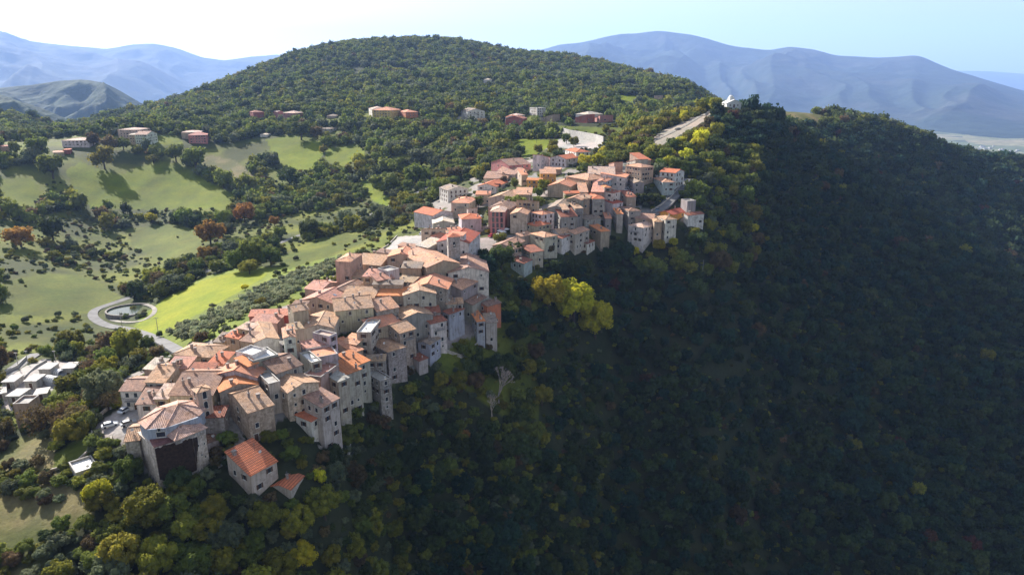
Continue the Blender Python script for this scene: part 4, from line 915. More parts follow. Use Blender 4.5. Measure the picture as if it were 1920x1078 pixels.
# the great ruined building at the near tip ------------------------------------
def poly_block(root, name, pts, z0, z1, mat, color, off):
    """walls of an outline given in world metres"""
    m = MB(); q = [(p.x - off.x, p.y - off.y) for p in pts]
    if sum(q[i][0] * q[(i+1) % len(q)][1] - q[(i+1) % len(q)][0] * q[i][1] for i in range(len(q))) < 0: q = q[::-1]
    m.prism(q, z0 - off.z, z1 - off.z); return link(name, m.mesh(name, mat), root, color=color)
def ruin():
    ground = min(float(gz(*hit(*tp('a', *p)).xy)) for p in ((590,1050),(400,830),(1150,820)))
    b = hit(*tp('a', 588, 1048)); off = Vector((b.x, b.y, b.z))
    # lower stone body: its top outline and height from the near corner
    a_, e_ = pix_ae(*tp('a', 527, 595)); rr = math.hypot(b.x, b.y); zt = e_ * rr
    T = [on_plane(*tp('a', *p), zt) for p in ((527,595),(328,405),(560,200),(1010,170),(1105,395),(960,480))]
    root = top_thing('ruined_palace', off, 0, 'great ruined stone building with many sided tan roof at the near village tip', 'house')
    body = poly_block(root, 'wall', T, b.z - 4, zt, M_STONE, (.50,.43,.36), off)
    # upper storey
    ze = zt + 2.9
    U = [on_plane(*tp('a', *p), ze) for p in ((372,330),(455,392),(665,372),(1020,255),(1095,175),(1000,95),(820,75),(560,160))]
    poly_block(root, 'upper_wall', U, zt - .5, ze, M_PLASTER, (.34,.37,.42), off)
    def roofpoly(name, eave, apex1, apex2, ze, rise, split, wing=None):
        m = MB(); E = [Vector((*on_plane(*tp('a', *p), ze).xy, ze)) - off for p in eave]
        z2 = ze + rise; A1 = on_plane(*tp('a', *apex1), z2) - off; A2 = (on_plane(*tp('a', *apex2), z2) - off) if apex2 else A1
        n = len(E)
        near = [A1 if (E[i] + E[(i+1) % n]).xy.length and ((E[i] + E[(i+1) % n]) / 2 - A1).length < ((E[i] + E[(i+1) % n]) / 2 - A2).length else A2 for i in range(n)]
        for i in range(n):
            p, q = E[i], E[(i+1) % n]
            f = [p, q, near[i]]
            if apex2 and near[i] is not near[(i+1) % n]:
                pass
            m.quad(f)
            j = (i + 1) % n
            if apex2 and near[i] is not near[j]: m.quad([q, near[j], near[i]])
        m.quad([Vector((p.x, p.y, p.z - .12)) for p in E[::-1]], 1)
        for i in range(n):
            p, q = E[i], E[(i+1) % n]; m.quad([p, (p.x, p.y, p.z - .12), (q.x, q.y, q.z - .12), q], 1)
            m.tube([p + Vector((0,0,.05)), (near[i] + Vector((0,0,.05)))], .14, .14, 5, 0)
        o = link(name, m.mesh(name, [M_ROOF_MID, M_STONE], uv=True), root, color=(.47,.30,.225)); return o
    roofpoly('roof', ((342,300),(440,388),(665,368),(1038,238),(1118,158),(1000,62),(800,58),(560,140)), (655,142), (806,98), ze, 2.3, None)
    z3 = zt + .9
    roofpoly('wing_roof', ((665,450),(765,522),(1135,368),(1040,305),(900,300)), (822,335), None, z3, 1.5, None)
    W = [on_plane(*tp('a', *p), z3) for p in ((720,455),(770,505),(1110,372),(1030,320),(900,315))]
    poly_block(root, 'wing_wall', W, zt - .5, z3 - .1, M_STONE, (.36,.33,.30), off)
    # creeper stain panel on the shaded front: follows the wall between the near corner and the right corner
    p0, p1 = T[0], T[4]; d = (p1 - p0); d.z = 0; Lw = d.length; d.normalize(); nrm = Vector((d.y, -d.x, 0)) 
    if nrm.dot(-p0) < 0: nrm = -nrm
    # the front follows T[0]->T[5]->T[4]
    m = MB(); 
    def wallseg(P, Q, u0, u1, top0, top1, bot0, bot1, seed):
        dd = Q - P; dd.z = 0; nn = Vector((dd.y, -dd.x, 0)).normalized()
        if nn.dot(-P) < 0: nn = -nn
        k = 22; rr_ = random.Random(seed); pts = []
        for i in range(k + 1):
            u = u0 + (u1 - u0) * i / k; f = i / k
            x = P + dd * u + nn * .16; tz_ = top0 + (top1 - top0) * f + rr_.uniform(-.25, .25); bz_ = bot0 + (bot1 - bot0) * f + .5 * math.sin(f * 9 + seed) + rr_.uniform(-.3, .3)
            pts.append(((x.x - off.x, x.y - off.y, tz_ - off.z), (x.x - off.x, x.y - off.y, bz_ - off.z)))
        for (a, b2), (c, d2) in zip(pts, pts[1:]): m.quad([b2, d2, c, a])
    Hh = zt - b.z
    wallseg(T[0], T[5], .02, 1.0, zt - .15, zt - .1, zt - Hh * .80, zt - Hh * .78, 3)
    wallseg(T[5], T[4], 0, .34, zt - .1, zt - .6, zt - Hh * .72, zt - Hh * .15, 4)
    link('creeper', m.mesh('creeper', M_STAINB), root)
    # windows of the upper storey front and slits of the body
    U1, U2 = U[1], U[2]; dd = (U2 - U1); ang = math.atan2(dd.y, dd.x)
    nn = Vector((dd.y, -dd.x, 0)).normalized(); nn = nn if nn.dot(-U1) > 0 else -nn; ra = math.atan2(nn.y, nn.x) - math.pi/2
    for u, kd, dz in ((.68, 'wide', -1.6), (.62, 't', -.35)):
        p = U1 + dd * u + nn * .01; me = WM['t'] if kd == 't' else window_mesh(2.0, 1.3)
        link('window', me, root, (p.x - off.x, p.y - off.y, ze + dz - off.z), ra)
    # ledge roof under the upper storey
    m = MB(); Q = [on_plane(*tp('a', *p), zt + .25) - off for p in ((475,490),(690,470),(745,520),(528,590))]; slab(m, Q, .15); link('ledge_roof', m.mesh('ledge_roof', [M_ROOF_MID, M_STONE], uv=True), root, color=(.16,.07,.06))
    Q1, Q2 = T[5], T[4]; dd = Q2 - Q1; nn = Vector((dd.y, -dd.x, 0)).normalized(); nn = nn if nn.dot(-Q1) > 0 else -nn; ra = math.atan2(nn.y, nn.x) - math.pi/2
    slit = window_mesh(.35, .6)
    for u, dz in ((.35, -3.0), (.5, -6), (.8, -3.4), (.75, -7)):
        p = Q1 + dd * u + nn * .01; link('window', slit, root, (p.x - off.x, p.y - off.y, zt + dz - off.z), ra)
    P1, P2 = T[0], T[1]; dd = P2 - P1; nn = Vector((dd.y, -dd.x, 0)).normalized(); nn = nn if nn.dot(-P1) > 0 else -nn
    m = MB(); 
    for i in range(9): # buttress foot of rubble stones
        p = P1 + (T[5] - P1) * (i / 8) ; m.tube([(p.x - off.x, p.y - off.y, -3.5), (p.x - off.x, p.y - off.y, .6 + .5 * (i % 3))], 1.3, .5, 6)
    link('rubble_foot', m.mesh('rubble_foot', M_ROCK), root)
ruin()
h('a',(300,350),(205,525),(335,455),7,'C','tan','greystone','roofless looking stone annex with broken tan roof left of the great ruined building','Sxn')
h('a',(1110,150),(1085,258),(1300,248),6,'T','redbrown','greystone','low stone house with a dark red roof right of the great ruined building','Sn')
h('a',(1130,480),(1120,545),(1250,500),3.2,'S','brown','greystone','tumbledown shed with dark roof beside the great ruined building','xS')
h('a',(1385,640),(1612,905),(1893,752),7.2,'T','redorange','pale','detached pale house with a striped red roof and chimney, nearest to the lower trees','zm')
h('b',(655,1030),(868,1062),(962,915),3.4,'C','redorange','pale','low annex with dark red roof right of the striped red roof','xz')
h('b',(945,258),(1100,300),(1215,290),6.4,'S','redorange','white','white balcony room with red awning roof on the front of the tall pale house','n')

# walls -----------------------------------------------------------------------
def wall_line(name, pts, hgt, th, mat, label, cat='wall', h0=0, sunk=3.0, color=None, parent=None):
    P = [hit(px, py, h0) for px, py in pts]; P = [Vector((p.x, p.y, p.z)) for p in P]; m = MB()
    base = P[0].copy(); 
    for a, b in zip(P, P[1:]):
        n = max(1, int((b - a).xy.length / 6))
        for k in range(n):
            s = a.lerp(b, k / n); e = a.lerp(b, (k + 1) / n); d = Vector((e.x - s.x, e.y - s.y)); 
            if d.length < .01: continue
            d.normalize(); o = Vector((-d.y, d.x)) * th / 2
            z0 = min(s.z, e.z) - sunk - h0; i = len(m.v)
            for p in (s, e):
                for sg in (-1, 1):
                    m.v += [(p.x + o.x*sg - base.x, p.y + o.y*sg - base.y, z0 - base.z), (p.x + o.x*sg - base.x, p.y + o.y*sg - base.y, p.z + hgt - h0 - base.z)]
            for f in ((0,1,5,4),(2,6,7,3),(1,3,7,5),(0,4,6,2),(0,2,3,1),(4,5,7,6)): m.f.append(tuple(i + q for q in f)); m.m.append(0)
    o_ = link(name, m.mesh(name, mat), None, base, color=color or (.4,.36,.31)); tag(o_, label, cat); return o_
X = lambda t, L_: [tp(t, *p) for p in L_]
wall_line('retaining_wall', X('b', [(1180,600),(1370,690),(1505,750),(1530,640),(1545,420)]), 1.2, .5, M_STONE, 'pale garden wall under the tall pale house with the awning', sunk=4)
wall_line('retaining_wall', X('f', [(1310,610),(1465,665),(1600,570),(1700,480),(1790,380)]), 1.4, .5, M_STONE, 'stone garden wall with a sharp corner below the cliff end houses', sunk=4)
wall_line('parapet_wall', X('l', [(1060,1060),(1120,970),(1200,900),(1300,855),(1415,800)]), 1.0, .5, M_STONE, 'low stone parapet along the outer edge of the near car park', sunk=3)
wall_line('retaining_wall', [(174,812),(176,838),(205,842),(210,822)], 1.0, .6, M_STONE, 'dark stone wall closing the end of the near car park', sunk=6)
wall_line('retaining_wall', X('p', [(925,555),(1000,582),(1100,598),(1200,618),(1300,640),(1385,668)]), 6.5, .8, M_CONC, 'tall pale curved concrete wall holding up the rough pasture', sunk=2)
wall_line('retaining_wall', X('o', [(1010,405),(1200,400),(1400,385),(1600,385)]), 4, .8, M_CONC, 'long grey retaining wall below the white chalet like house', sunk=2)
wall_line('garden_wall', X('a', [(1300,240),(1350,330),(1450,440),(1550,520)]), .5, .7, M_ROCK, 'mossy stone wall along the alley beside the tan roofed stone house', sunk=2)
wall_line('road_parapet', X('g', [(560,180),(640,130),(700,70),(745,20)]), .8, .4, M_STONE, 'parapet of the pale parking square behind the tall plain block', sunk=2)
wall_line('road_wall', X('k', [(960,830),(1080,760),(1180,680),(1290,560)]), 1.5, .5, M_STONE, 'wall beside the shaded road climbing out of the upper village', sunk=2)

# roads -------------------------------------------------------------------------
def road(name, pts, width, mat, label, smooth=3, lift=.12):
    P = [hit(px, py) for px, py in pts]; P = [p for p in P if p.xy.length < 1200]; Q = [Vector((p.x, p.y)) for p in P]
    for _ in range(smooth):
        N_ = [Q[0]]
        for a, b in zip(Q, Q[1:]): N_ += [a.lerp(b, .25), a.lerp(b, .75)]
        N_.append(Q[-1]); Q = N_
    F = []; 
    for a, b in zip(Q, Q[1:]):
        n = max(1, int((b - a).length / 2.5)); F += [a.lerp(b, k / n) for k in range(n)]
    F.append(Q[-1]); V = []; 
    for i, p in enumerate(F):
        d = (F[min(i + 1, len(F) - 1)] - F[max(i - 1, 0)]); d = d.normalized() if d.length > 1e-6 else Vector((1, 0)); o = Vector((-d.y, d.x))
        zc = max(float(gz(*(p + o * width * s))) for s in (-.5, -.25, 0, .25, .5)) + lift
        V += [(p.x - o.x*width/2, p.y - o.y*width/2, zc), (p.x + o.x*width/2, p.y + o.y*width/2, zc)]
    F2 = [(2*i, 2*i + 2, 2*i + 3, 2*i + 1) for i in range(len(F) - 1)]
    nv = len(V); V += [(v[0], v[1], v[2] - .9) for v in V]
    for i in range(len(F) - 1): F2 += [(2*i, 2*i + nv, 2*i + 2 + nv, 2*i + 2), (2*i + 1, 2*i + 3, 2*i + 3 + nv, 2*i + 1 + nv)]
    o_ = link(name, mesh(name, V, F2, mat)); tag(o_, label, kind='structure'); return F
R1 = road('road', [(338,662),(300,640),(268,626),(238,617),(205,612),(182,603),(172,592),(178,581),(205,571),(240,560),(275,546),(315,530),(360,520),(395,508),(420,494),(445,482)], 4.6, M_ASPH, 'pale country road curving round the stone pond')
R2 = road('road', [(445,482),(480,472),(515,460),(550,446),(590,432),(640,420),(700,402),(735,385),(770,368),(800,354),(835,338),(870,326),(905,316),(945,308),(985,300)], 4, M_ASPH, 'lane running up the valley to the upper village')
R3 = road('path', [(1212,271),(1232,262),(1262,248),(1290,234),(1318,216),(1334,210),(1350,206)], 3, M_ROCK, 'limestone path climbing to the summit chapel', lift=.3)
R4 = road('road', X('k', [(940,900),(1040,830),(1130,760),(1200,680),(1265,600),(1320,520),(1380,480)]), 7, M_ASPH, 'shaded road climbing out of the upper village')
R5 = road('path', X('l', [(0,560),(100,480),(200,400),(330,310),(420,260)]), 5, M_ASPH, 'track leading along the cemetery')
R6 = road('path', X('h', [(255,90),(300,130),(360,170),(395,190)]), 4, M_CONC, 'short concrete ramp in the grove beside the upper village')
R7 = road('path', [(235,588),(212,578),(200,586),(204,598),(225,604),(262,604),(288,592),(292,578),(270,570),(240,570),(214,578)], 2.2, M_ROCK, 'stone walkway round the pond')
# pond -----------------------------------------------------------------------
def pond():
    c = hit(246, 585); r = top_thing('stone_pond', (c.x, c.y, c.z), 0, 'round stone rimmed pond basin inside the bend of the road', 'pond')
    m = MB(); n = 40; ra, rb = 11.5, 9.5
    for k in range(n):
        a, b = 2*math.pi*k/n, 2*math.pi*(k+1)/n
        p = [(math.cos(t)*s*ra, math.sin(t)*s*rb) for t, s in ((a, 1), (b, 1), (b, 1.08), (a, 1.08))]
        m.prism(p[::-1] if False else p, -2, 1.6)
    link('rim', m.mesh('rim', M_STONE), r, color=(.2,.18,.16))
    mw, t, b_ = nt('pond_water'); b_.inputs['Base Color'].default_value = (.035,.05,.025,1); b_.inputs['Roughness'].default_value = .12
    w = MB(); w.quad([(math.cos(2*math.pi*k/n)*ra, math.sin(2*math.pi*k/n)*rb, .9) for k in range(n)]); link('water', w.mesh('water', mw), r)
pond()
# summit chapel -----------------------------------------------------------------
def chapel():
    c = crest(1371, 560, 760); c.z += .6; r = top_thing('chapel', (c.x, c.y, c.z), R(8), 'white domed chapel shining on the summit above the forest', 'chapel'); r.scale = (1.35, 1.35, 1.35)
    z = 3.2
    m = MB(); m.box(-5, 5, -4, 4, -3, z); m.quad([(-5,-4,z),(5,-4,z),(0,-4,z+2.2)]); m.quad([(5,4,z),(-5,4,z),(0,4,z+2.2)]); link('wall', m.mesh('wall', M_WHITEP), r)
    m = MB(); slab(m, [(-5.3,-4.3,z-.1),(0,-4.3,z+2.3),(0,4.3,z+2.3),(-5.3,4.3,z-.1)], .15); slab(m, [(0,-4.3,z+2.3),(5.3,-4.3,z-.1),(5.3,4.3,z-.1),(0,4.3,z+2.3)], .15); link('roof', m.mesh('roof', [M_WHITEP, M_WHITEP]), r)
    m = MB(); m.box(-2.0, 1.2, -1.2, 2, z, z + 3.2)
    rings = []
    for j in range(5):
        ph = j / 4 * math.pi / 2; i = len(m.v); m.v += [(-.4 + 1.7*math.cos(ph)*math.cos(a), .4 + 1.7*math.cos(ph)*math.sin(a), z + 3.2 + 1.7*math.sin(ph)) for a in [2*math.pi*k/12 for k in range(12)]]; rings.append(i)
    for a, b in zip(rings, rings[1:]):
        for k in range(12): m.f.append((a+k, a+(k+1)%12, b+(k+1)%12, b+k)); m.m.append(0)
    link('dome', m.mesh('dome', M_WHITEP), r); link('door', DM, r, (0, -4, .2), -math.pi)
    for s in (-2.6, 2.6): link('window', WM['t'], r, (s, -4, 1.8), -math.pi)
chapel()
# cemetery -----------------------------------------------------------------------
def tomb(A, B, C, hgt, label):
    A, B, C = tp('l', *A), tp('l', *B), tp('l', *C)
    b, x, Lx, y, Ly, ze = rect_from(A, B, C, hgt, 'F', 0); Lx = min(max(Lx, 3.5), 9); Ly = min(max(Ly, 3), 8)
    c = Vector((b.x, b.y)) + x*Lx/2 + y*Ly/2; z = float(gz(*c)); H = max(ze - z, 2.6); r = top_thing('tomb_chapel', (c.x, c.y, z), math.atan2(x.y, x.x), label, 'tomb', 'white tomb chapels of the cemetery')
    m = MB(); m.box(-Lx/2, Lx/2, -Ly/2, Ly/2, -2, H - .3); link('wall', m.mesh('wall', M_PLASTER), r, color=(.42,.39,.35))
    m = MB(); m.box(-Lx/2-.25, Lx/2+.25, -Ly/2-.25, Ly/2+.25, H-.3, H); link('roof', m.mesh('roof', M_PLASTER), r, color=(.54,.51,.47))
    s = 1 if Vector((-x.y, x.x)).dot(y) > 0 else -1
    link('door', DM, r, (0, -s*Ly/2, .1), 0 if s < 0 else math.pi)
tomb((80,498),(20,572),(150,568),3.4,'white tomb chapel at the far left of its row, with a flat roof')
tomb((500,362),(430,428),(560,425),3.6,'white tomb chapel at the back of the cemetery, left of the last one')
tomb((740,355),(690,420),(820,415),3.4,'white tomb chapel farthest right, against the bushes')
tomb((330,490),(268,562),(400,560),3.6,'white tomb chapel behind the bare tree')
tomb((140,650),(70,730),(215,728),3.4,'white tomb chapel in the front row of the cemetery')
tomb((-40,640),(-80,720),(60,690),3.2,'white tomb chapel cut by the left border of the photo')
tomb((450,650),(380,720),(520,700),2.8,'low white tomb slab half hidden by the brown trees')
def vault(A, label):
    c = hit(*tp('l', *A)); r = top_thing('barrel_vault_tomb', (c.x, c.y, c.z), R(-20), label, 'tomb', 'ribbed barrel roofed tombs'); m = MB()
    for k in range(5):
        for j in range(8):
            a, b = math.pi*j/8, math.pi*(j+1)/8; x0, x1 = k*.9 - 2.2, k*.9 - 1.55
            m.quad([(x0, -1.6*math.cos(a), 1.6+1.5*math.sin(a)), (x1, -1.6*math.cos(a), 1.6+1.5*math.sin(a)), (x1, -1.6*math.cos(b), 1.6+1.5*math.sin(b)), (x0, -1.6*math.cos(b), 1.6+1.5*math.sin(b))])
    link('ribbed_roof', m.mesh('ribbed_roof', M_WHITEP), r); m = MB(); m.box(-2.3, 2.4, -1.6, 1.6, -1.5, 1.6)
    for j in range(8):
        a, b = math.pi*j/8, math.pi*(j+1)/8; m.quad([(-2.25, -1.5*math.cos(a), 1.6+1.4*math.sin(a)), (2.3, -1.5*math.cos(a), 1.6+1.4*math.sin(a)), (2.3, -1.5*math.cos(b), 1.6+1.4*math.sin(b)), (-2.25, -1.5*math.cos(b), 1.6+1.4*math.sin(b))])
    link('wall', m.mesh('wall', M_PLASTER), r, color=(.4,.42,.46))
vault((660,520),'ribbed white barrel roof tomb behind its twin'); vault((600,600),'ribbed white barrel roof tomb nearest to the green bushes')
h('l',(215,740),(140,822),(310,815),3.2,'F','pale','tan','grey flat roofed hut below the cemetery beside a brown bush','x')
wall_line('cemetery_wall', X('l', [(0,540),(80,490),(200,430),(300,330)]), 1.6, .4, M_CONC, 'wall between the cemetery and the track', sunk=1)
wall_line('cemetery_wall', X('l', [(0,720),(120,640),(250,560),(400,420),(520,350)]), 1.0, .5, M_CONC, 'low wall between two rows of tomb chapels', sunk=1)
def lamp(A, top, label):
    b = hit(*tp('l', *A)); a_, e_ = pix_ae(*tp('l', *top)); H = max(5, e_ * b.xy.length - b.z); r = top_thing('lamp_post', b, 0, label, 'lamp post', 'tall lamp posts of the cemetery')
    m = MB(); m.tube([(0,0,-.5),(0,0,H)], .14, .08, 8); link('pole', m.mesh('pole', M_CONC), r); m = MB(); m.box(-.5,.5,-.15,.15,H,H+.15); m.box(-.55,-.25,-.2,.2,H-.1,H); m.box(.25,.55,-.2,.2,H-.1,H); link('lamp_head', m.mesh('lamp_head', M_CONC), r)
lamp((215,440),(175,250),'thick pale lamp post, leftmost in the cemetery'); lamp((318,380),(295,230),'thin lamp post right behind the thick pale one'); lamp((632,370),(600,230),'lamp post beside the cypress at the back of the cemetery')
# utility poles and cables -----------------------------------------------------
def pole(px, py, H, label, metal=False):
    b = hit(px, py); r = top_thing('utility_pole', b, R(20), label, 'utility pole', 'poles carrying the village cables')
    m = MB(); m.tube([(0,0,-1),(0,0,H)], .16, .09, 7); link('mast', m.mesh('mast', M_CONC if metal else M_BARK), r)
    m = MB(); m.box(-.9,.9,-.06,.06,H-.6,H-.48); [m.tube([(s,0,H-.5),(s,0,H-.2)], .06, .05, 6) for s in (-.8,0,.8)]; link('crossarm', m.mesh('crossarm', M_METAL), r)
    return b + Vector((0, 0, H - .3))
def cable(a, b, sag, label):
    m = MB(); n = 24; pts = [a.lerp(b, k/n) - Vector((0,0,4*sag*(k/n)*(1-k/n))) for k in range(n+1)]; pts = [p - a for p in pts]
    m.tube(pts, .045, .045, 4); o = link('cable', m.mesh('cable', M_METAL), None, a); tag(o, label, 'cable')
pA = pole(1317, 514, 8, 'pale pole standing alone in the dark forest right of the yellow tree', True)
pB = pole(1002, 505, 8, 'pole at the foot of the upper village left of the yellow tree', True)
cable(pB, pA, 7, 'thin cable sagging across the dark slope from the village to the lone pole')
p1 = pole(230, 618, 9, 'pole on the inner bank of the road bend below the pond', True); p2 = pole(298, 632, 9, 'pole by the bright meadow corner above the road', True)
cable(p1, p2, 2, 'cable over the road bend by the pond')
p3 = pole(843, 322, 9, 'pole on the verge of the lane, lower of two'); p4 = pole(912, 306, 9, 'pole on the verge of the lane, upper of two'); cable(p3, p4, 2, 'cable along the lane up the valley')
p5 = pole(1006, 268, 12, 'tall dark mast standing in the upper meadow', False)
# cars ---------------------------------------------------------------------------
def car_parts():
    b = MB(); prof = [(-2.05,.35),(-2.1,.75),(-1.75,.92),(1.05,.98),(1.95,.82),(2.1,.6),(2.05,.35)]
    i = len(b.v)
    for s in (-.85, .85): b.v += [(x, s, z) for x, z in prof]
    n = len(prof); b.f += [tuple(i + k for k in range(n)), tuple(i + n + n - 1 - k for k in range(n))]; b.m += [0, 0]
    for k in range(n): b.f.append((i+k, i+n+k, i+n+(k+1)%n, i+(k+1)%n)); b.m.append(0)
    c = MB(); lo = [(-1.75,-.8,.9),(1.0,-.8,.96),(1.0,.8,.96),(-1.75,.8,.9)]; hi = [(-1.35,-.62,1.45),(.25,-.62,1.45),(.25,.62,1.45),(-1.35,.62,1.45)]
    for k in range(4): c.quad([lo[k], lo[(k+1)%4], hi[(k+1)%4], hi[k]], 1)
    c.quad(hi, 0)
    w = MB(); w.tube([(0,-.1,0),(0,.1,0)], .33, .33, 12)
    return b.mesh('body', M_CAR), c.mesh('cabin', [M_CAR, M_GLASS]), w.mesh('wheel', M_TYRE)
CB, CC_, CW = car_parts()
def car(px, py, ang, col, label, group):
    p = hit(px, py); r = top_thing('parked_car', (p.x, p.y, p.z + .12), R(ang), label, 'car', group)
    link('body', CB, r, color=col); link('cabin', CC_, r, color=col)
    for x in (-1.3, 1.3):
        for y in (-.8, .8): link('wheel', CW, r, (x, y, .33))
NG = 'cars on the near car park'
car(236,772,70,(.55,.58,.62),'silver car beside the white house with the iron balcony',NG)
car(207,800,35,(.75,.75,.74),'white car at the near edge of the car park',NG)
car(242,797,40,(.3,.31,.33),'grey car in front of the great ruined building',NG)
UG = 'cars parked in the upper village'
for i, (x, y, a, c, lb) in enumerate([(650,570,30,(.7,.7,.68),'white car, leftmost in the sunny upper car park'),(690,585,30,(.75,.76,.78),'silver car next to the leftmost white one in the upper car park'),(735,600,20,(.1,.16,.35),'dark blue car on the near side of the upper car park'),
    (770,595,20,(.7,.72,.75),'pale car right of the dark blue one'),(800,580,10,(.2,.3,.55),'blue car in the middle of the upper car park'),(835,570,10,(.75,.75,.75),'white car, second from the right in the upper car park'),(870,560,10,(.6,.62,.66),'silver car farthest right in the upper car park'),(725,560,40,(.5,.5,.5),'grey car at the back of the upper car park')]):
    car(*tp('k', x, y), a, c, lb, UG)
car(*tp('k',1040,810),60,(.12,.2,.3),'dark blue car on the shaded road of the upper village',UG)
SG = 'cars on the village square'
car(*tp('h',850,412),80,(.75,.75,.75),'white car in the street left of the pink three storey house',SG)
car(*tp('h',965,625),60,(.55,.04,.06),'red car below the pink three storey house',SG)
car(*tp('h',1360,500),20,(.5,.55,.7),'pale blue car right of the cream gabled house',SG)
car(*tp('h',1350,545),20,(.72,.7,.8),'white car on the square near the low orange hip roof',SG)
car(*tp('h',180,600),80,(.75,.75,.75),'white car left of the cream house on the pale square',SG)
# white parasols on the square
def parasol(px, py, label, s=1.0):
    p = hit(px, py); r = top_thing('parasol', p, random.random(), label, 'parasol', 'white parasols on the village square'); m = MB(); m.tube([(0,0,0),(0,0,2.6*s)], .04, .04, 6); link('pole', m.mesh('pole', M_METAL), r)
    m = MB(); E = [(1.7*s*math.cos(math.pi*k/4), 1.7*s*math.sin(math.pi*k/4), 2.15*s) for k in range(8)]
    for k in range(8): m.quad([E[k], E[(k+1)%8], (0,0,2.8*s)]); m.quad([(E[k][0],E[k][1],1.95*s),(E[(k+1)%8][0],E[(k+1)%8][1],1.95*s),E[(k+1)%8],E[k]])
    link('canopy', m.mesh('canopy', M_CLOTH), r, color=(.75,.74,.72))
parasol(*tp('h',1040,640),'white parasol nearest to the brown pink roof'); parasol(*tp('h',1100,610),'white parasol in the middle of the village square'); parasol(*tp('h',1135,580),'white parasol before the cream gabled house'); parasol(*tp('h',1065,600),'white parasol closest to the pink three storey house')
# limestone rocks of the summit path
def boulder(px, py, s, label, seed):
    p = hit(px, py); r_ = random.Random(seed); bm = bmesh.new(); bmesh.ops.create_icosphere(bm, subdivisions=2, radius=1)
    for v in bm.verts: v.co = Vector((v.co.x*1.5, v.co.y, v.co.z*.6)) * (s * r_.uniform(.75, 1.2))
    me = bpy.data.meshes.new('boulder'); bm.to_mesh(me); bm.free(); me.materials.append(M_ROCK); tag(link('boulder', me, None, (p.x, p.y, p.z + s*.1), r_.uniform(0, 3)), label, 'rock')
for i, (x, y, s, lb) in enumerate([(215,690,2.2,'pale limestone outcrop at the foot of the summit path'),(320,640,1.5,'lone pale rock on the bare slope by the summit path'),(540,560,2.6,'dark topped rock in the middle of the bare slope'),(920,355,2.4,'white rock at the top of the summit path'),(850,400,1.8,'flat rock just below the white one at the top of the path')]): boulder(*tp('q', x, y), s, lb, i)
h('a',(-385,760),(-350,880),(-110,800),2.6,'F','white','pale','low flat roofed hut with a white sheet on the terrace garden','x')
wall_line('garden_wall', [(96,884),(140,872),(172,842)], .8, .4, M_STONE, 'low dark wall round the terrace garden', sunk=3)
R8 = road('path', X('a', [(1335,260),(1400,370),(1470,480),(1500,560),(1440,640),(1330,740),(1230,800)]), 2.4, M_ROCK, 'rough alley climbing between the ruined building and the striped roof house', lift=.2)
# ------------------------------------------------------------------ trees
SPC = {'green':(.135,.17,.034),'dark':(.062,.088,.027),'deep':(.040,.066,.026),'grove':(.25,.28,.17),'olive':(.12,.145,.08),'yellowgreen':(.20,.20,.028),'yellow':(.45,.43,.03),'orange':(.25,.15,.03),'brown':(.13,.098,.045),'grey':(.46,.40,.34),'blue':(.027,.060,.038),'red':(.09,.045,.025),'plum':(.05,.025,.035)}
WORDS = {'green':'mid green','dark':'dark green','deep':'deep green','olive':'grey green','yellowgreen':'yellow green','yellow':'bright yellow','orange':'orange','brown':'brown leaved','grey':'bare grey','blue':'blue green','red':'reddish','plum':'dark plum'}
def crown_mesh(name, seed, nl, ls, nclump=9, core=2, spread=.62, cr=.42, tall=1.0, coref=.86):
    """unit crown (radius about 1, centred at z=1): leaf tufts over a cluster of lumpy clumps"""
    r_ = np.random.default_rng(seed); V = []; F = []
    cs = []
    for k in range(nclump):
        a = 2.399963 * k + r_.uniform(-.4, .4); zz = r_.uniform(-.55, .75); rr = spread * math.sqrt(max(.05, 1 - (zz * .8) ** 2)) * r_.uniform(.75, 1.15)
        cs.append((rr * math.cos(a), rr * math.sin(a), 1 + zz * .62 * tall, cr * r_.uniform(.75, 1.25)))
    cs.append((0, 0, 1 + .35 * tall, cr * 1.2)); cs.append((0, 0, .9, cr * 1.15))
    bm = bmesh.new()
    for c in cs:
        m4 = Matrix.Translation(c[:3]); d = bmesh.ops.create_icosphere(bm, subdivisions=core, radius=c[3] * coref, matrix=m4)
        for v in d['verts']:
            o = v.co - Vector(c[:3]); v.co = Vector(c[:3]) + o * (1 + r_.uniform(-.28, .22)); 
    me = bpy.data.meshes.new('t'); bm.to_mesh(me); bm.free()
    V = [tuple(v.co) for v in me.vertices]; F = [tuple(p.vertices) for p in me.polygons]; bpy.data.meshes.remove(me)
    w = np.array([c[3] ** 2 for c in cs]); w /= w.sum(); pick = r_.choice(len(cs), nl, p=w)
    for i in range(nl):
        c = cs[pick[i]]; d = r_.normal(size=3); d[2] += .25; d /= np.linalg.norm(d)
        p = np.array(c[:3]) + d * c[3] * r_.uniform(.88, 1.22)
        n = d + r_.normal(size=3) * .55; n /= np.linalg.norm(n); u = np.cross(n, r_.normal(size=3)); u /= np.linalg.norm(u); v = np.cross(n, u); s = ls * r_.uniform(.6, 1.4)
        k = len(V); V += [tuple(p - u*s - v*s*.5), tuple(p + u*s*.8 - v*s*.7), tuple(p + u*s*.5 + v*s), tuple(p - u*s*.6 + v*s*.8)]; F.append((k, k+1, k+2, k+3))
    return mesh(name, V, F, M_LEAF)
def trunk_mesh(seed):
    r_ = random.Random(seed); m = MB(); m.tube([(0,0,-.35),(.02,.01,.3),(r_.uniform(-.06,.06),r_.uniform(-.06,.06),.75)], .085, .05, 6)
    for k in range(5):
        a = k*1.3 + r_.uniform(0,.5); m.tube([(0,0,.35+.06*k),(.28*math.cos(a),.28*math.sin(a),.75),(.55*math.cos(a),.55*math.sin(a),1.05)], .04, .012, 5)
    return m.mesh('trunk', M_BARK)
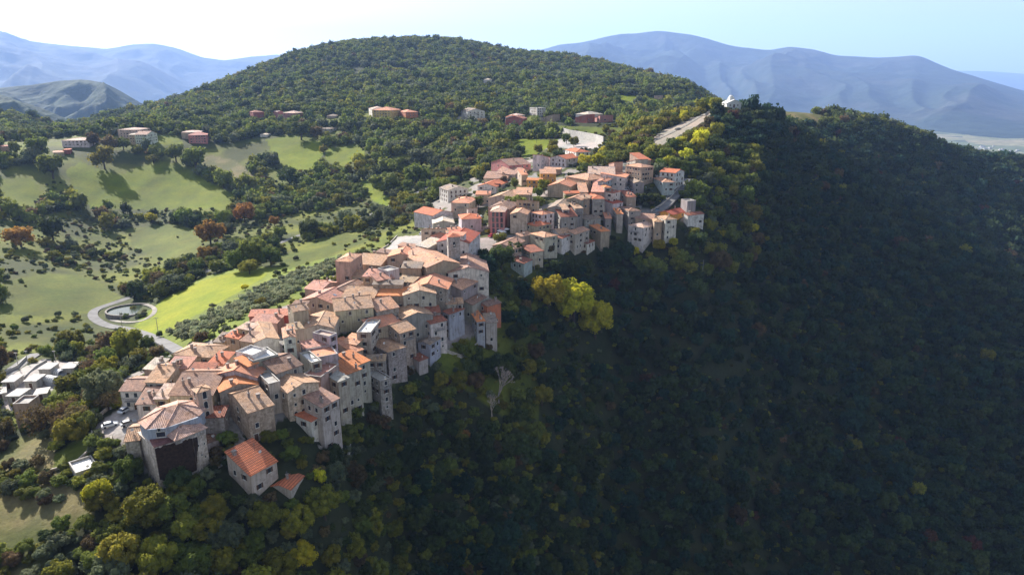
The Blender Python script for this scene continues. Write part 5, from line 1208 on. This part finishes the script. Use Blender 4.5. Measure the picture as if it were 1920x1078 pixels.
def bare_mesh(seed):
    r_ = random.Random(seed); m = MB()
    def br(p, d, l, r, k):
        q = p + d*l; m.tube([p, p.lerp(q, .5) + Vector((r_.uniform(-.04,.04),)*3), q], r, r*.6, 4)
        if k:
            for _ in range(3 if k > 1 else 4):
                dd = (d + Vector((r_.uniform(-.8,.8), r_.uniform(-.8,.8), r_.uniform(-.25,.6)))).normalized(); br(q, dd, l*.68, r*.6, k-1)
    br(Vector((0,0,-.3)), Vector((0,0,1)), .8, .07, 5)
    return m.mesh('branches', M_BARE)
M_BARE = leaf_mat('bare_twigs', 0)
NEAR = [crown_mesh('crown', 11 + k, 2400, .052, 22 + k % 3, 2, .70 + .03 * (k % 3), .27, 1.0 + .12 * (k % 3)) for k in range(5)]
MID = [crown_mesh('crown', 31 + k, 560, .085, 13 + k % 3, 1, .66, .33, 1.0 + .15 * (k % 3)) for k in range(5)]
FARM = [crown_mesh('crown', 51 + k, 110, .16, 6, 1, .55, .46) for k in range(4)]
SPARSE = [crown_mesh('crown', 71 + k, 900, .055, 11, 1, .72, .34, 1.1, .35) for k in range(2)]
CYP = crown_mesh('crown', 91, 700, .06, 7, 1, .10, .22, 2.6)
TRK = [trunk_mesh(k) for k in range(3)]; BARE = [bare_mesh(5), bare_mesh(6)]
TREES = []
def tree(x, y, rad, sp, label, group=None, cat='tree', name=None, tier='near', k=0, zs=1.0, z=None, sink=0.0):
    z = float(gz(x, y)) if z is None else z; z -= sink * rad
    nm = name or {'grove':'olive_tree','grey':'bare_tree'}.get(sp, 'broadleaf_tree'); r_ = random.Random(int(x * 31 + y * 17))
    o = top_thing(nm, (x, y, z), r_.uniform(0, 6.28), label, cat, group); o.scale = (rad, rad, rad * zs)
    if sp == 'grey': 
        link('branches', BARE[k % 2], o, color=SPC[sp]); return o
    ms = {'near':NEAR,'mid':MID,'sparse':SPARSE}[tier]; link('crown', ms[k % len(ms)], o, color=SPC[sp]); link('trunk', TRK[k % 3], o); return o
def at_px(px, py):
    p = hit(px, py); return p.x, p.y
# hand placed trees: (crown centre px, py, crown radius px, zscale, kind, label)
HT = [
 (1075,545,34,1.0,'yellow','left and fuller of the two great bright yellow trees beside the village'),
 (1028,535,26,1.0,'yellow','smaller bright yellow tree crown at the village side of the great yellow pair'),
 (1115,592,26,1.2,'yellow','lower of the great bright yellow trees, reaching down the dark slope'),
 (1000,545,14,1.0,'yellowgreen','yellow green tree leaning on the last cliff houses'),
 (940,490,26,1.1,'dark','big dark green tree filling the gap right of the bell tower'),
 (912,498,22,1.1,'blue','dark tree at the foot of the tall white house with the big red roof'),
 (925,530,20,1.1,'dark','dark tree above the roof of the big white walled house'),
 (965,470,16,1.0,'dark','dark tree below the square, right of the biggest dark one'),
 (80,790,34,1.1,'brown','large brown leaved tree with a visible trunk above the terrace garden'),
 (130,768,22,1.0,'brown','brown tree between the large brown one and the near car park'),
 (175,690,22,1.0,'brown','half bare brown tree between the cemetery and the village'),
 (205,752,20,1.0,'brown','brown tree touching the near car park'),
 (1030,470,11,1.1,'brown','tan leaved tree at the foot of the three storey tan and blue house'),
 (450,487,24,1.0,'green','left tree of the clump beside the lane, at the top of the bright meadow'),
 (478,478,26,1.1,'green','middle and tallest tree of the clump beside the lane'),
 (508,480,21,1.0,'green','right tree of the clump beside the lane'),
 (468,498,18,.8,'yellowgreen','paler front tree of the clump beside the lane'),
 (460,538,7,.8,'yellow','small golden bush between the bright meadow and the olive grove'),
 (490,585-20,11,.9,'yellowgreen','vivid yellow green tree where the olive grove meets the skylight house'),
 (556,570,12,.9,'yellowgreen','lime green tree at the upper corner of the olive grove'),
 (378,630,13,.9,'brown','brown tree at the bottom of the olive grove above the old hip roof'),
 (300,628,6,1.2,'green','tree on the road verge between the two cables'),
 (935,732,30,1.3,'grey','tall bare grey tree standing out of the dark slope'),
 (922,765,20,1.2,'grey','lower bare grey tree beside the tall bare one'),
 (860,720,19,1.1,'yellowgreen','yellow green tree catching the sun below the cliff houses'),
 (828,712,16,1.0,'yellowgreen','darker yellow green tree left of the sunlit one below the cliff houses'),
 (757,765,14,.9,'yellowgreen','olive coloured tree on the terrace below the tall stone tower house'),
 (873,815,10,1.0,'orange','small golden orange tree on the shaded slope'),
 (530,815,12,1.0,'green','small tree between the stone house and the tall pale house'),
 (548,850,14,1.0,'green','green bush tree just above the low annex'),
 (868,640,10,.8,'yellowgreen','yellow bush in the walled garden under the cliff houses'),
 (570,1040,26,1.0,'yellow','golden yellow tree at the lower edge of the photo below the striped roof house'),
 (610,945,32,1.0,'yellowgreen','broad yellow green tree right below the low annex'),
 (500,965,30,1.0,'yellowgreen','broad olive yellow tree below the striped roof house'),
 (1235,462,12,1.0,'yellow','yellow tree at the forest edge, left of three'),
 (1262,455,10,1.0,'yellow','yellow tree at the forest edge, middle of three'),
 (1350,440,9,1.0,'yellow','yellow tree at the forest edge, right of three'),
 (1188,472,10,1.0,'yellow','yellow tree below the white round cornered house'),
 (1325,465,13,1.0,'yellowgreen','yellow green tree under the red and white tip house'),
 (1300,440,12,1.0,'yellowgreen','yellow green tree beside the tall white four storey house'),
 (1215,360,9,1.0,'olive','pale bush tree in the shaded hollow above the upper road'),
 (1225,372,12,.9,'dark','dark tree in the shaded hollow above the upper road'),
 (1200,372,12,.9,'dark','darker tree left in the shaded hollow above the upper road'),
 (1095,302,13,1.0,'yellow','yellow tree right of the topmost white villa'),
 (1120,300,14,1.0,'yellow','golden tree above the big white villa'),
 (1012,310,8,1.0,'yellow','yellow tree beside the white gabled villa'),
 (1020,352,13,1.1,'yellowgreen','yellow green tree standing before the orange house'),
 (1008,362,10,1.0,'green','green tree at the foot of the yellow green one before the orange house'),
 (932,350,8,.9,'plum','dark plum coloured tree right of the white villa with red gable'),
 (944,338,8,1.1,'brown','brown green tree above the dark plum one'),
 (965,345,8,1.3,'green','green tree left of the orange house'),
 (897,382,10,1.2,'green','green tree in the street behind the open loggia house'),
 (1062,262,9,1.2,'green','conifer like tree in front of the curved wall'),
 (1076,268,9,1.2,'yellowgreen','yellowish tree right of the conifer like one by the curved wall'),
 (197,298,22,1.1,'yellowgreen','large round tree throwing a long shadow on the upper meadow'),
 (288,297,12,.8,'yellowgreen','small umbrella shaped tree on the upper meadow'),
 (100,315,24,1.0,'green','big tree at the left end of the upper meadow'),
 (75,280,20,1.1,'green','tall green tree left of the long low white house'),
 (176,263,13,1.1,'brown','round tree right of the long low white house'),
 (210,268,16,1.0,'brown','brownish trees front of the cream apartment houses, left'),
 (232,270,14,1.0,'green','green tree against the boxy cream apartment house'),
 (368,300,23,1.0,'green','big round tree at the top of the long meadow slope'),
 (331,288,18,1.0,'green','dark round tree left of the big round one'),
 (420,336,20,1.0,'green','leafy tree on the rough strip between the meadows'),
 (462,342,23,.9,'green','wide tree right of the leafy one on the rough strip'),
 (543,333,20,1.0,'dark','dark dense tree at the foot of the middle meadow'),
 (565,245,20,.9,'dark','dark round tree at the top of the middle meadow'),
 (595,250,13,1.0,'brown','brown tree beside the small grey stone house'),
 (721,340,27,.8,'green','pale green rounded tree near the lane, left of a pair'),
 (780,325,26,.9,'green','pale green rounded tree near the lane, right of a pair'),
 (747,312,18,1.0,'green','dense tree behind the pair near the lane'),
 (790,295,26,.8,'olive','broad flat topped tree in the middle of the valley wood'),
 (460,400,20,1.0,'orange','orange autumn tree between the meadows'),
 (515,415,10,1.0,'orange','small orange tree in the shaded dip'),
 (395,435,26,1.0,'orange','golden brown tree left of the clay bank'),
 (285,408,11,1.0,'yellow','yellow bush tree in the dark hedge below the upper meadow'),
 (100,195+235,24,1.0,'dark','dark tree in the hedge below the left meadow'),
 (40,440,26,.8,'orange','orange brown thicket tree at the left border'),
]
for k, (px, py, rp, zs, sp, lb) in enumerate(HT):
    up = 1.45 if sp == 'yellow' and 'great' in lb else 1.0; zs *= 1.0 if up > 1 else 1; rp *= 1.25 if up > 1 else 1
    p = hit(px, py + rp * .9 * up); d = p.y * CP - p.z * SP; rad = rp / FOC * d
    tree(p.x, p.y, rad, sp, lb, None, 'tree', None, 'sparse' if sp == 'brown' and py > 650 else 'near' if d < 420 else 'mid', k, zs); TREES.append((p.x, p.y, rad))
def cypress(px, py, H, label):
    p = hit(px, py); o = top_thing('cypress', p, 0, label, 'cypress'); o.scale = (H*.34, H*.34, H*.34)
    link('crown', CYP, o, color=SPC['dark']); link('trunk', TRK[0], o)
cypress(*tp('l', 600, 350), 6, 'slim dark cypress at the back of the cemetery, left one'); cypress(*tp('l', 745, 330), 5, 'slim dark cypress at the back of the cemetery, right one')
_pc = hit(246, 585); TREES.append((_pc.x, _pc.y, 15))
# candidates --------------------------------------------------------------------
def jitter_grid(x0, x1, y0, y1, s):
    gx, gy = np.meshgrid(np.arange(x0, x1, s), np.arange(y0, y1, s)); gx = gx.ravel() + rng.uniform(-.42, .42, gx.size) * s; gy = gy.ravel() + rng.uniform(-.42, .42, gy.size) * s; return gx, gy
def covered(x, y):
    z = gz(x, y); px, py, d = project(x, y, z); r = np.hypot(x, y); return px, py, d, r, z, classify(px, py, r)
hx_, hy_ = [], []
foot = [(H_['c'], H_['ang'], H_['L']) for H_ in HOUSES]
def in_house(x, y, pad):
    m = np.zeros(x.shape, bool)
    for c, a, (lx, ly) in foot:
        dx = x - c[0]; dy = y - c[1]; u = dx*math.cos(a) + dy*math.sin(a); v = -dx*math.sin(a) + dy*math.cos(a); m |= (np.abs(u) < lx/2 + pad) & (np.abs(v) < ly/2 + pad)
    return m
ROADP = np.array([(p.x, p.y) for F_ in (R1, R2, R3, R4, R5, R7) for p in F_])
def near_road(x, y, pad):
    m = np.zeros(x.shape, bool)
    for i in range(0, len(x), 4000): 
        m[i:i+4000] = (((x[i:i+4000, None] - ROADP[:, 0][None])**2 + (y[i:i+4000, None] - ROADP[:, 1][None])**2).min(1) < pad*pad)
    return m
def near_tree(x, y, f=.9):
    m = np.zeros(x.shape, bool)
    for tx, ty, tr in TREES: m |= (x - tx)**2 + (y - ty)**2 < (tr*f + 1.5)**2
    return m
# visibility along the sight line over bare ground
def visible(x, y, ztop):
    r = np.hypot(x, y); a = np.arctan2(x, y); e = ztop / r; ok = np.ones(x.shape, bool)
    for f in np.linspace(.35, .985, 26): ok &= bil(_GEF, GA0, GA1, GL0, GL1, a, np.log(np.maximum(r*f, 14.5))) < e + .002
    return ok
# villages shape in pixel space hides some trees; keep clear of houses only
C = []   # x, y, rad
for (x0, x1, y0, y1, s, rlo, rhi) in ((-330, 420, 90, 560, 5.2, 0, 330), (-520, 560, 150, 760, 6.6, 330, 620), (-900, 1000, 300, 1250, 8.0, 620, 1150), (-1400, 1500, 700, 2250, 9.2, 1150, 2150)):
    x, y = jitter_grid(x0, x1, y0, y1, s); px, py, d, r, z, c = covered(x, y)
    k = (r >= rlo) & (r < rhi) & (px > -140) & (px < 2060) & (py < 1250) & (np.isin(c, (0,)) | ((c == 3) & (r < 260) & (rng.random(len(c)) < .10)) | ((c == 4) & (r > 330) & (rng.random(len(c)) < .20)))
    x, y, px, py, r, z = x[k], y[k], px[k], py[k], r[k], z[k]
    v = visible(x, y, z + 9); x, y, px, py, r, z = x[v], y[v], px[v], py[v], r[v], z[v]
    C.append(np.c_[x, y, px, py, r, z, np.full(len(x), s)])
C = np.vstack(C)
k = ~(in_house(C[:,0], C[:,1], 2.2)) & ~near_tree(C[:,0], C[:,1]); C = C[k]
k = ~near_road(C[:,0], C[:,1], 5.0) | (C[:,4] > 1200); C = C[k]
ch = crest(1371, 560, 760); C = C[~((C[:,0] - ch.x + 3)**2 + (C[:,1] - ch.y + 10)**2 < 17**2)]
hb = []
for H_ in HOUSES:
    P_ = [Vector(H_['c']) + H_['x'] * sx * H_['hx'] + H_['y'] * sy * H_['hy'] for sx in (-1, 1) for sy in (-1, 1)]
    X_, Y_, _d = project([p.x for p in P_] * 2, [p.y for p in P_] * 2, [H_['ze'] + 1] * 4 + [H_['zb'] + .5 * H_['H']] * 4); hb.append((X_.min(), X_.max(), Y_.min(), Y_.max(), math.hypot(*H_['c'])))
_p = project(*(crest(1371, 560, 760) + Vector((0, 0, 4))))
hb.append((225, 402, 780, 925, 172.))
_cr = crest(1371, 560, 760).xy.length; hb.append((_p[0] - 13, _p[0] + 13, _p[1] - 14, _p[1] + 12, _cr)); hb.append((1053, 1136, 246, 272, hit(1095, 260).xy.length))
rp_ = np.where(C[:,4] < 300, .62, .8) * C[:,6] * FOC / C[:,4]; kk = np.ones(len(C), bool); rr_ = rng.random(len(C))
for x0_, x1_, y0_, y1_, rh_ in hb:
    kk &= ~((C[:,2] > x0_ - rp_ * .8) & (C[:,2] < x1_ + rp_ * .8) & (C[:,3] - rp_ * 1.7 < y1_) & (C[:,3] > y0_) & (C[:,4] < rh_ + 4) & (C[:,4] > rh_ * (.75 if rh_ < 600 else .6)) & (rr_ < (.93 if rh_ < 600 else .99)))
for k_, poly_ in FIELDS:
    if k_ in (1, 5, 6, 7):
        for f_ in (.7, 1.4): kk &= ~(inpoly(poly_, C[:,2], C[:,3] - rp_ * f_) & (C[:,4] < 1300) & (rr_ < (.97 if k_ == 5 else .75)))
C = C[kk]
px, py, r = C[:,2], C[:,3], C[:,4]
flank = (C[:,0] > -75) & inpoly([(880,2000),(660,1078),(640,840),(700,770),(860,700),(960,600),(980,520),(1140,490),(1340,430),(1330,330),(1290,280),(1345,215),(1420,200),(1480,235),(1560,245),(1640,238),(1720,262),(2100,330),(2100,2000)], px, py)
clear = fbm(C[:,0], C[:,1], 60, 3); valley = (px < 900) & (py > 220) & (r < 1000) & (r > 265) & ~flank
# open glades in the valley and on the hill
keep = np.ones(len(C), bool); keep &= ~(valley & (clear < np.where(px < 640, -.2, -.2)) & (py > 255)); keep &= ~((r > 900) & (r < 1500) & (clear < -.55) & (px < 1330)); keep &= ~((px < 175) & (py > 830) & (rng.random(len(C)) < .35)); keep &= ~((px < 330) & (r < 330) & (py < 860) & (rng.random(len(C)) < .25))
keep &= ~(inpoly([(1440,203),(1500,205),(1600,230),(1560,260),(1450,235)], px, py) & (rng.random(len(C)) < .3))
C = C[keep]; flank = flank[keep]; valley = valley[keep]; px, py, r = C[:,2], C[:,3], C[:,4]
n = len(C); size = C[:,6] * rng.choice([.38, .52, .6, .68, .76, .95], n, p=[.12,.2,.22,.22,.16,.08]) * rng.uniform(.92, 1.08, n) * np.where(flank, .98, 1.0); size *= np.where(~flank & (r < 230), 1.02, 1.0); size *= np.where(valley & (r < 620), rng.choice([.55, .8, 1.15], n), 1.0)
# species by place
sn = fbm(C[:,0] + 300, C[:,1], 35, 3); u = rng.random(n); sp = np.full(n, 'green', dtype='<U12')
def setsp(mask, table):
    idx = np.nonzero(mask)[0]; names = [t[0] for t in table]; p = np.array([t[1] for t in table], float); p /= p.sum(); sp[idx] = rng.choice(names, len(idx), p=p)
setsp(np.ones(n, bool), [('green',6),('dark',2),('olive',1.4),('yellowgreen',1.3),('brown',.4)])
setsp(~flank & (r > 850), [('green',6),('dark',3),('olive',1.6),('yellowgreen',.5),('brown',.15)])
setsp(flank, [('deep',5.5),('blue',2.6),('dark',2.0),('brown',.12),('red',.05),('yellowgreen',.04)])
setsp(valley & (px < 420) & (py > 380), [('green',4),('dark',2.5),('brown',1.4),('orange',.6),('yellowgreen',2.2),('olive',1)])
setsp(~flank & (px < 520) & (py > 600), [('green',2.5),('yellowgreen',2.6),('brown',2.2),('olive',1.6),('dark',1)])
setsp(~flank & (px < 1000) & (r < 260) & (py > 860), [('yellowgreen',5),('green',2.5),('olive',1.2),('yellow',.25),('dark',1.5)])
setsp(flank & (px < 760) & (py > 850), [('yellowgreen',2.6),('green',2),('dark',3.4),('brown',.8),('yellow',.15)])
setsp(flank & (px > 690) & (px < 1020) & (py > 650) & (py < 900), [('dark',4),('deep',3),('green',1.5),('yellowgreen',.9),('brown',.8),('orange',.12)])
setsp((px > 1060) & (px < 1330) & (py > 240) & (py < 310) & (r < 700), [('yellowgreen',4),('yellow',1.5),('green',2.5),('brown',.8)])
setsp((px > 1130) & (px < 1480) & (py > 185) & (py < 300) & (r < 720) & ~flank, [('yellowgreen',4),('green',3),('yellow',.6),('brown',1)])
setsp(flank & (px > 1180) & (px < 1420) & (py > 280) & (py < 520), [('green',4),('yellowgreen',2.6),('dark',3),('yellow',.35),('brown',.6)])
setsp(valley & (px > 620) & (py > 380) & (py < 480), [('yellowgreen',3),('olive',3),('green',2),('brown',1.2),('orange',.5)])
app = size * FOC / np.maximum(r, 1)
infr = (px > -15) & (px < 1935) & (py > 30) & (py < 1105)
# houses hide some: cheap test against the village outline rows in front is skipped, trees never stand inside it
order = np.argsort(-(app * infr)); NI = 212
ind = order[:NI]; rest = np.setdiff1d(np.arange(n), ind)
def zone(px, py):
    if py > 860:
        if px < 190: return 'on the dry scrub slope'
        if px < 420: return 'on the slope below the great ruined building'
        if px < 620: return 'on the slope below the striped roof house'
        if px < 840: return 'below the garden wall'
        return 'low on the dark slope'
    if px < 240: return 'between the cemetery and the near car park'
    if px < 560: return 'among the nearest village houses'
    if px < 760: return 'beneath the tall cliff houses'
    return 'on the shaded cliff slope'
from collections import defaultdict
grp = defaultdict(list)
for i in ind: grp[(sp[i], zone(px[i], py[i]))].append(i)
ORD = ['first','second','third','fourth','fifth','sixth','seventh','eighth','ninth','tenth','eleventh','twelfth','thirteenth','fourteenth','fifteenth','sixteenth','seventeenth','eighteenth','nineteenth','twentieth']
def ordinal(k): return ORD[k] if k < 20 else f'{k+1}th'
for (s_, zn), L_ in grp.items():
    L_.sort(key=lambda i: px[i])
    for q, i in enumerate(L_):
        szw = 'large' if app[i] > 27 else 'small' if app[i] < 20 else 'medium'
        lb = f'{WORDS[s_]} tree {zn}' if len(L_) == 1 else f'{WORDS[s_]} tree {zn}, {ordinal(q)} from the left'
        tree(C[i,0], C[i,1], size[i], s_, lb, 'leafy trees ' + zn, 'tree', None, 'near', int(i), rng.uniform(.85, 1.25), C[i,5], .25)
# olive grove --------------------------------------------------------------------
OG = [(305,640),(325,620),(400,588),(440,568),(480,543),(560,512),(640,484),(632,500),(585,530),(560,545),(520,570),(470,588),(400,622),(345,650)]
_u, _v = np.meshgrid(np.arange(-60, 60) * 4.5, np.arange(-60, 60) * 4.9); _t = R(23); _oc = hit(470, 560)
x = _oc.x + (_u * math.sin(_t) + _v * math.cos(_t)).ravel() + rng.uniform(-.5, .5, _u.size); y = _oc.y + (_u * math.cos(_t) - _v * math.sin(_t)).ravel() + rng.uniform(-.5, .5, _u.size)
k = (np.hypot(x, y) > 220) & (np.hypot(x, y) < 480); x, y = x[k], y[k]
z = gz(x, y); opx, opy, od = project(x, y, z); k = inpoly(OG, opx, opy) & ~in_house(x, y, 3) & ~near_tree(x, y) & ~near_road(x, y, 5); x, y, z, opx, opy = x[k], y[k], z[k], opx[k], opy[k]
rows = np.round(((opy + .46 * opx) - (opy + .46 * opx).min()) / 9).astype(int)
o_ = np.argsort(rows * 10000 + opx); cnt = defaultdict(int)
for i in o_[:240]:
    q = cnt[rows[i]]; cnt[rows[i]] += 1
    tree(x[i], y[i], rng.uniform(1.7, 2.25), 'grove', f'olive tree in the {ordinal(int(rows[i]))} slanting grove row, {ordinal(q)} from its left end', 'olive trees of the sloping grove', 'olive tree', None, 'mid', int(i), rng.uniform(.8, 1.0), z[i], .3)
# the countless rest --------------------------------------------------------------
LM = {s: leaf_mat('leaves_' + s, .35, c) for s, c in SPC.items()}
def proto_coll(name, items):
    col = bpy.data.collections.new(name)
    for k, (me, c, s_) in enumerate(items):
        me = with_mats(me, [LM[s_]]); o = bpy.data.objects.new(f'{name}_{k:02d}', me); o.color = (*c, 1); col.objects.link(o)
    return col
def scatter(name, label, cat, P, col, idx, scl, zsc, tilt=0):
    me = bpy.data.meshes.new(name); me.vertices.add(len(P)); me.vertices.foreach_set('co', np.asarray(P, np.float32).ravel())
    for nm, ty, arr in (('idx', 'INT', idx), ('rz', 'FLOAT', rng.uniform(0, 6.28, len(P)))):
        a = me.attributes.new(nm, ty, 'POINT'); a.data.foreach_set('value', np.asarray(arr, np.int32 if ty == 'INT' else np.float32))
    a = me.attributes.new('sc', 'FLOAT_VECTOR', 'POINT'); a.data.foreach_set('vector', np.c_[scl, scl, scl * zsc].astype(np.float32).ravel())
    o = link(name, me); ng = bpy.data.node_groups.new(name, 'GeometryNodeTree')
    ng.interface.new_socket('Geometry', in_out='INPUT', socket_type='NodeSocketGeometry'); ng.interface.new_socket('Geometry', in_out='OUTPUT', socket_type='NodeSocketGeometry')
    gi = ng.nodes.new('NodeGroupInput'); go = ng.nodes.new('NodeGroupOutput'); ip = ng.nodes.new('GeometryNodeInstanceOnPoints'); ci = ng.nodes.new('GeometryNodeCollectionInfo')
    ci.inputs['Collection'].default_value = col; ci.inputs['Separate Children'].default_value = True; ci.inputs['Reset Children'].default_value = True
    def na(nm, ty):
        q = ng.nodes.new('GeometryNodeInputNamedAttribute'); q.data_type = ty; q.inputs['Name'].default_value = nm; return [s for s in q.outputs if s.enabled and s.name == 'Attribute'][0]
    ng.links.new(gi.outputs[0], ip.inputs['Points']); ng.links.new(ci.outputs[0], ip.inputs['Instance']); ip.inputs['Pick Instance'].default_value = True
    ng.links.new(na('idx', 'INT'), ip.inputs['Instance Index']); cx = ng.nodes.new('ShaderNodeCombineXYZ'); ng.links.new(na('rz', 'FLOAT'), cx.inputs[2])
    e2r = ng.nodes.new('FunctionNodeEulerToRotation'); ng.links.new(cx.outputs[0], e2r.inputs[0]); ng.links.new(e2r.outputs[0], ip.inputs['Rotation']); ng.links.new(na('sc', 'FLOAT_VECTOR'), ip.inputs['Scale'])
    ng.links.new(ip.outputs[0], go.inputs[0]); md = o.modifiers.new('scatter', 'NODES'); md.node_group = ng
    tag(o, label, cat, kind='stuff'); return o
SL = ['deep','green','dark','blue','olive','yellowgreen','yellow','orange','brown','red']
items = [(MID[k], SPC[s], s) for s in SL for k in (0, 1, 2)] + [(FARM[k], SPC[s], s) for s in SL for k in (0, 1, 2)]
PC = proto_coll('crown_kind', items)
sidx = np.array([SL.index(s) if s in SL else 0 for s in sp]); far = (r > 640).astype(int)
idx = far * len(SL) * 3 + sidx * 3 + rng.integers(0, 3, n)
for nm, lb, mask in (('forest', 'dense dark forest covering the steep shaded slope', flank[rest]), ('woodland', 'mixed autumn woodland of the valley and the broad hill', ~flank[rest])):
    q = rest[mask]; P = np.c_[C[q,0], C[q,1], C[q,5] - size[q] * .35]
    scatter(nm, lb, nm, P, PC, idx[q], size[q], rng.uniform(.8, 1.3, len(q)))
print('TREES', n, 'olives', len(x))
# bushes and ground cover near the village
x, y = jitter_grid(-480, 300, 100, 720, 3.1); bpx, bpy_, d, rr, z, c = covered(x, y)
bn = fbm(x, y, 14, 3)
k = (rr < 760) & (bpx > -60) & (bpx < 1980) & (bpy_ < 1200) & (np.isin(c, (0, 2)) | ((c == 3) & (bn > -.05)) | ((c == 6) & (rng.random(len(x)) < .025)) | ((c == 4) & (fbm(x + 50, y, 13, 3) > np.where(rr > 350, .0, .3))))
k &= (rng.random(len(x)) < np.where(x > 40, .35, np.where(rr < 230, .95, np.where(rr < 330, .62, .2)))); k &= ~((c == 2) & (bn < .25)); k &= ~inpoly(OG, bpx, bpy_)
x, y, z, bpx, bpy_, rr = x[k], y[k], z[k], bpx[k], bpy_[k], rr[k]; k = ~in_house(x, y, .6) & ~near_road(x, y, 3.6) & visible(x, y, z + 2); x, y, z, bpx = x[k], y[k], z[k], bpx[k]
BS = ['green','olive','yellowgreen','dark','brown']; BC = proto_coll('bush_kind', [((NEAR if k else MID)[k], SPC[s], s) for s in BS for k in (0, 1)])
scatter('undergrowth', 'tangled bushes and scrub round the village', 'undergrowth', np.c_[x, y, z - .5], BC, rng.choice(5, len(x), p=[.3,.22,.24,.14,.10]) * 2 + rng.integers(0, 2, len(x)), rng.uniform(.7, 1.9, len(x)) * np.where(np.hypot(x, y) < 240, 1.35, 1.0), rng.uniform(.6, 1.1, len(x)))
print('BUSHES', len(x))
# small trees in the village gaps: weeds at wall feet on the cliff side
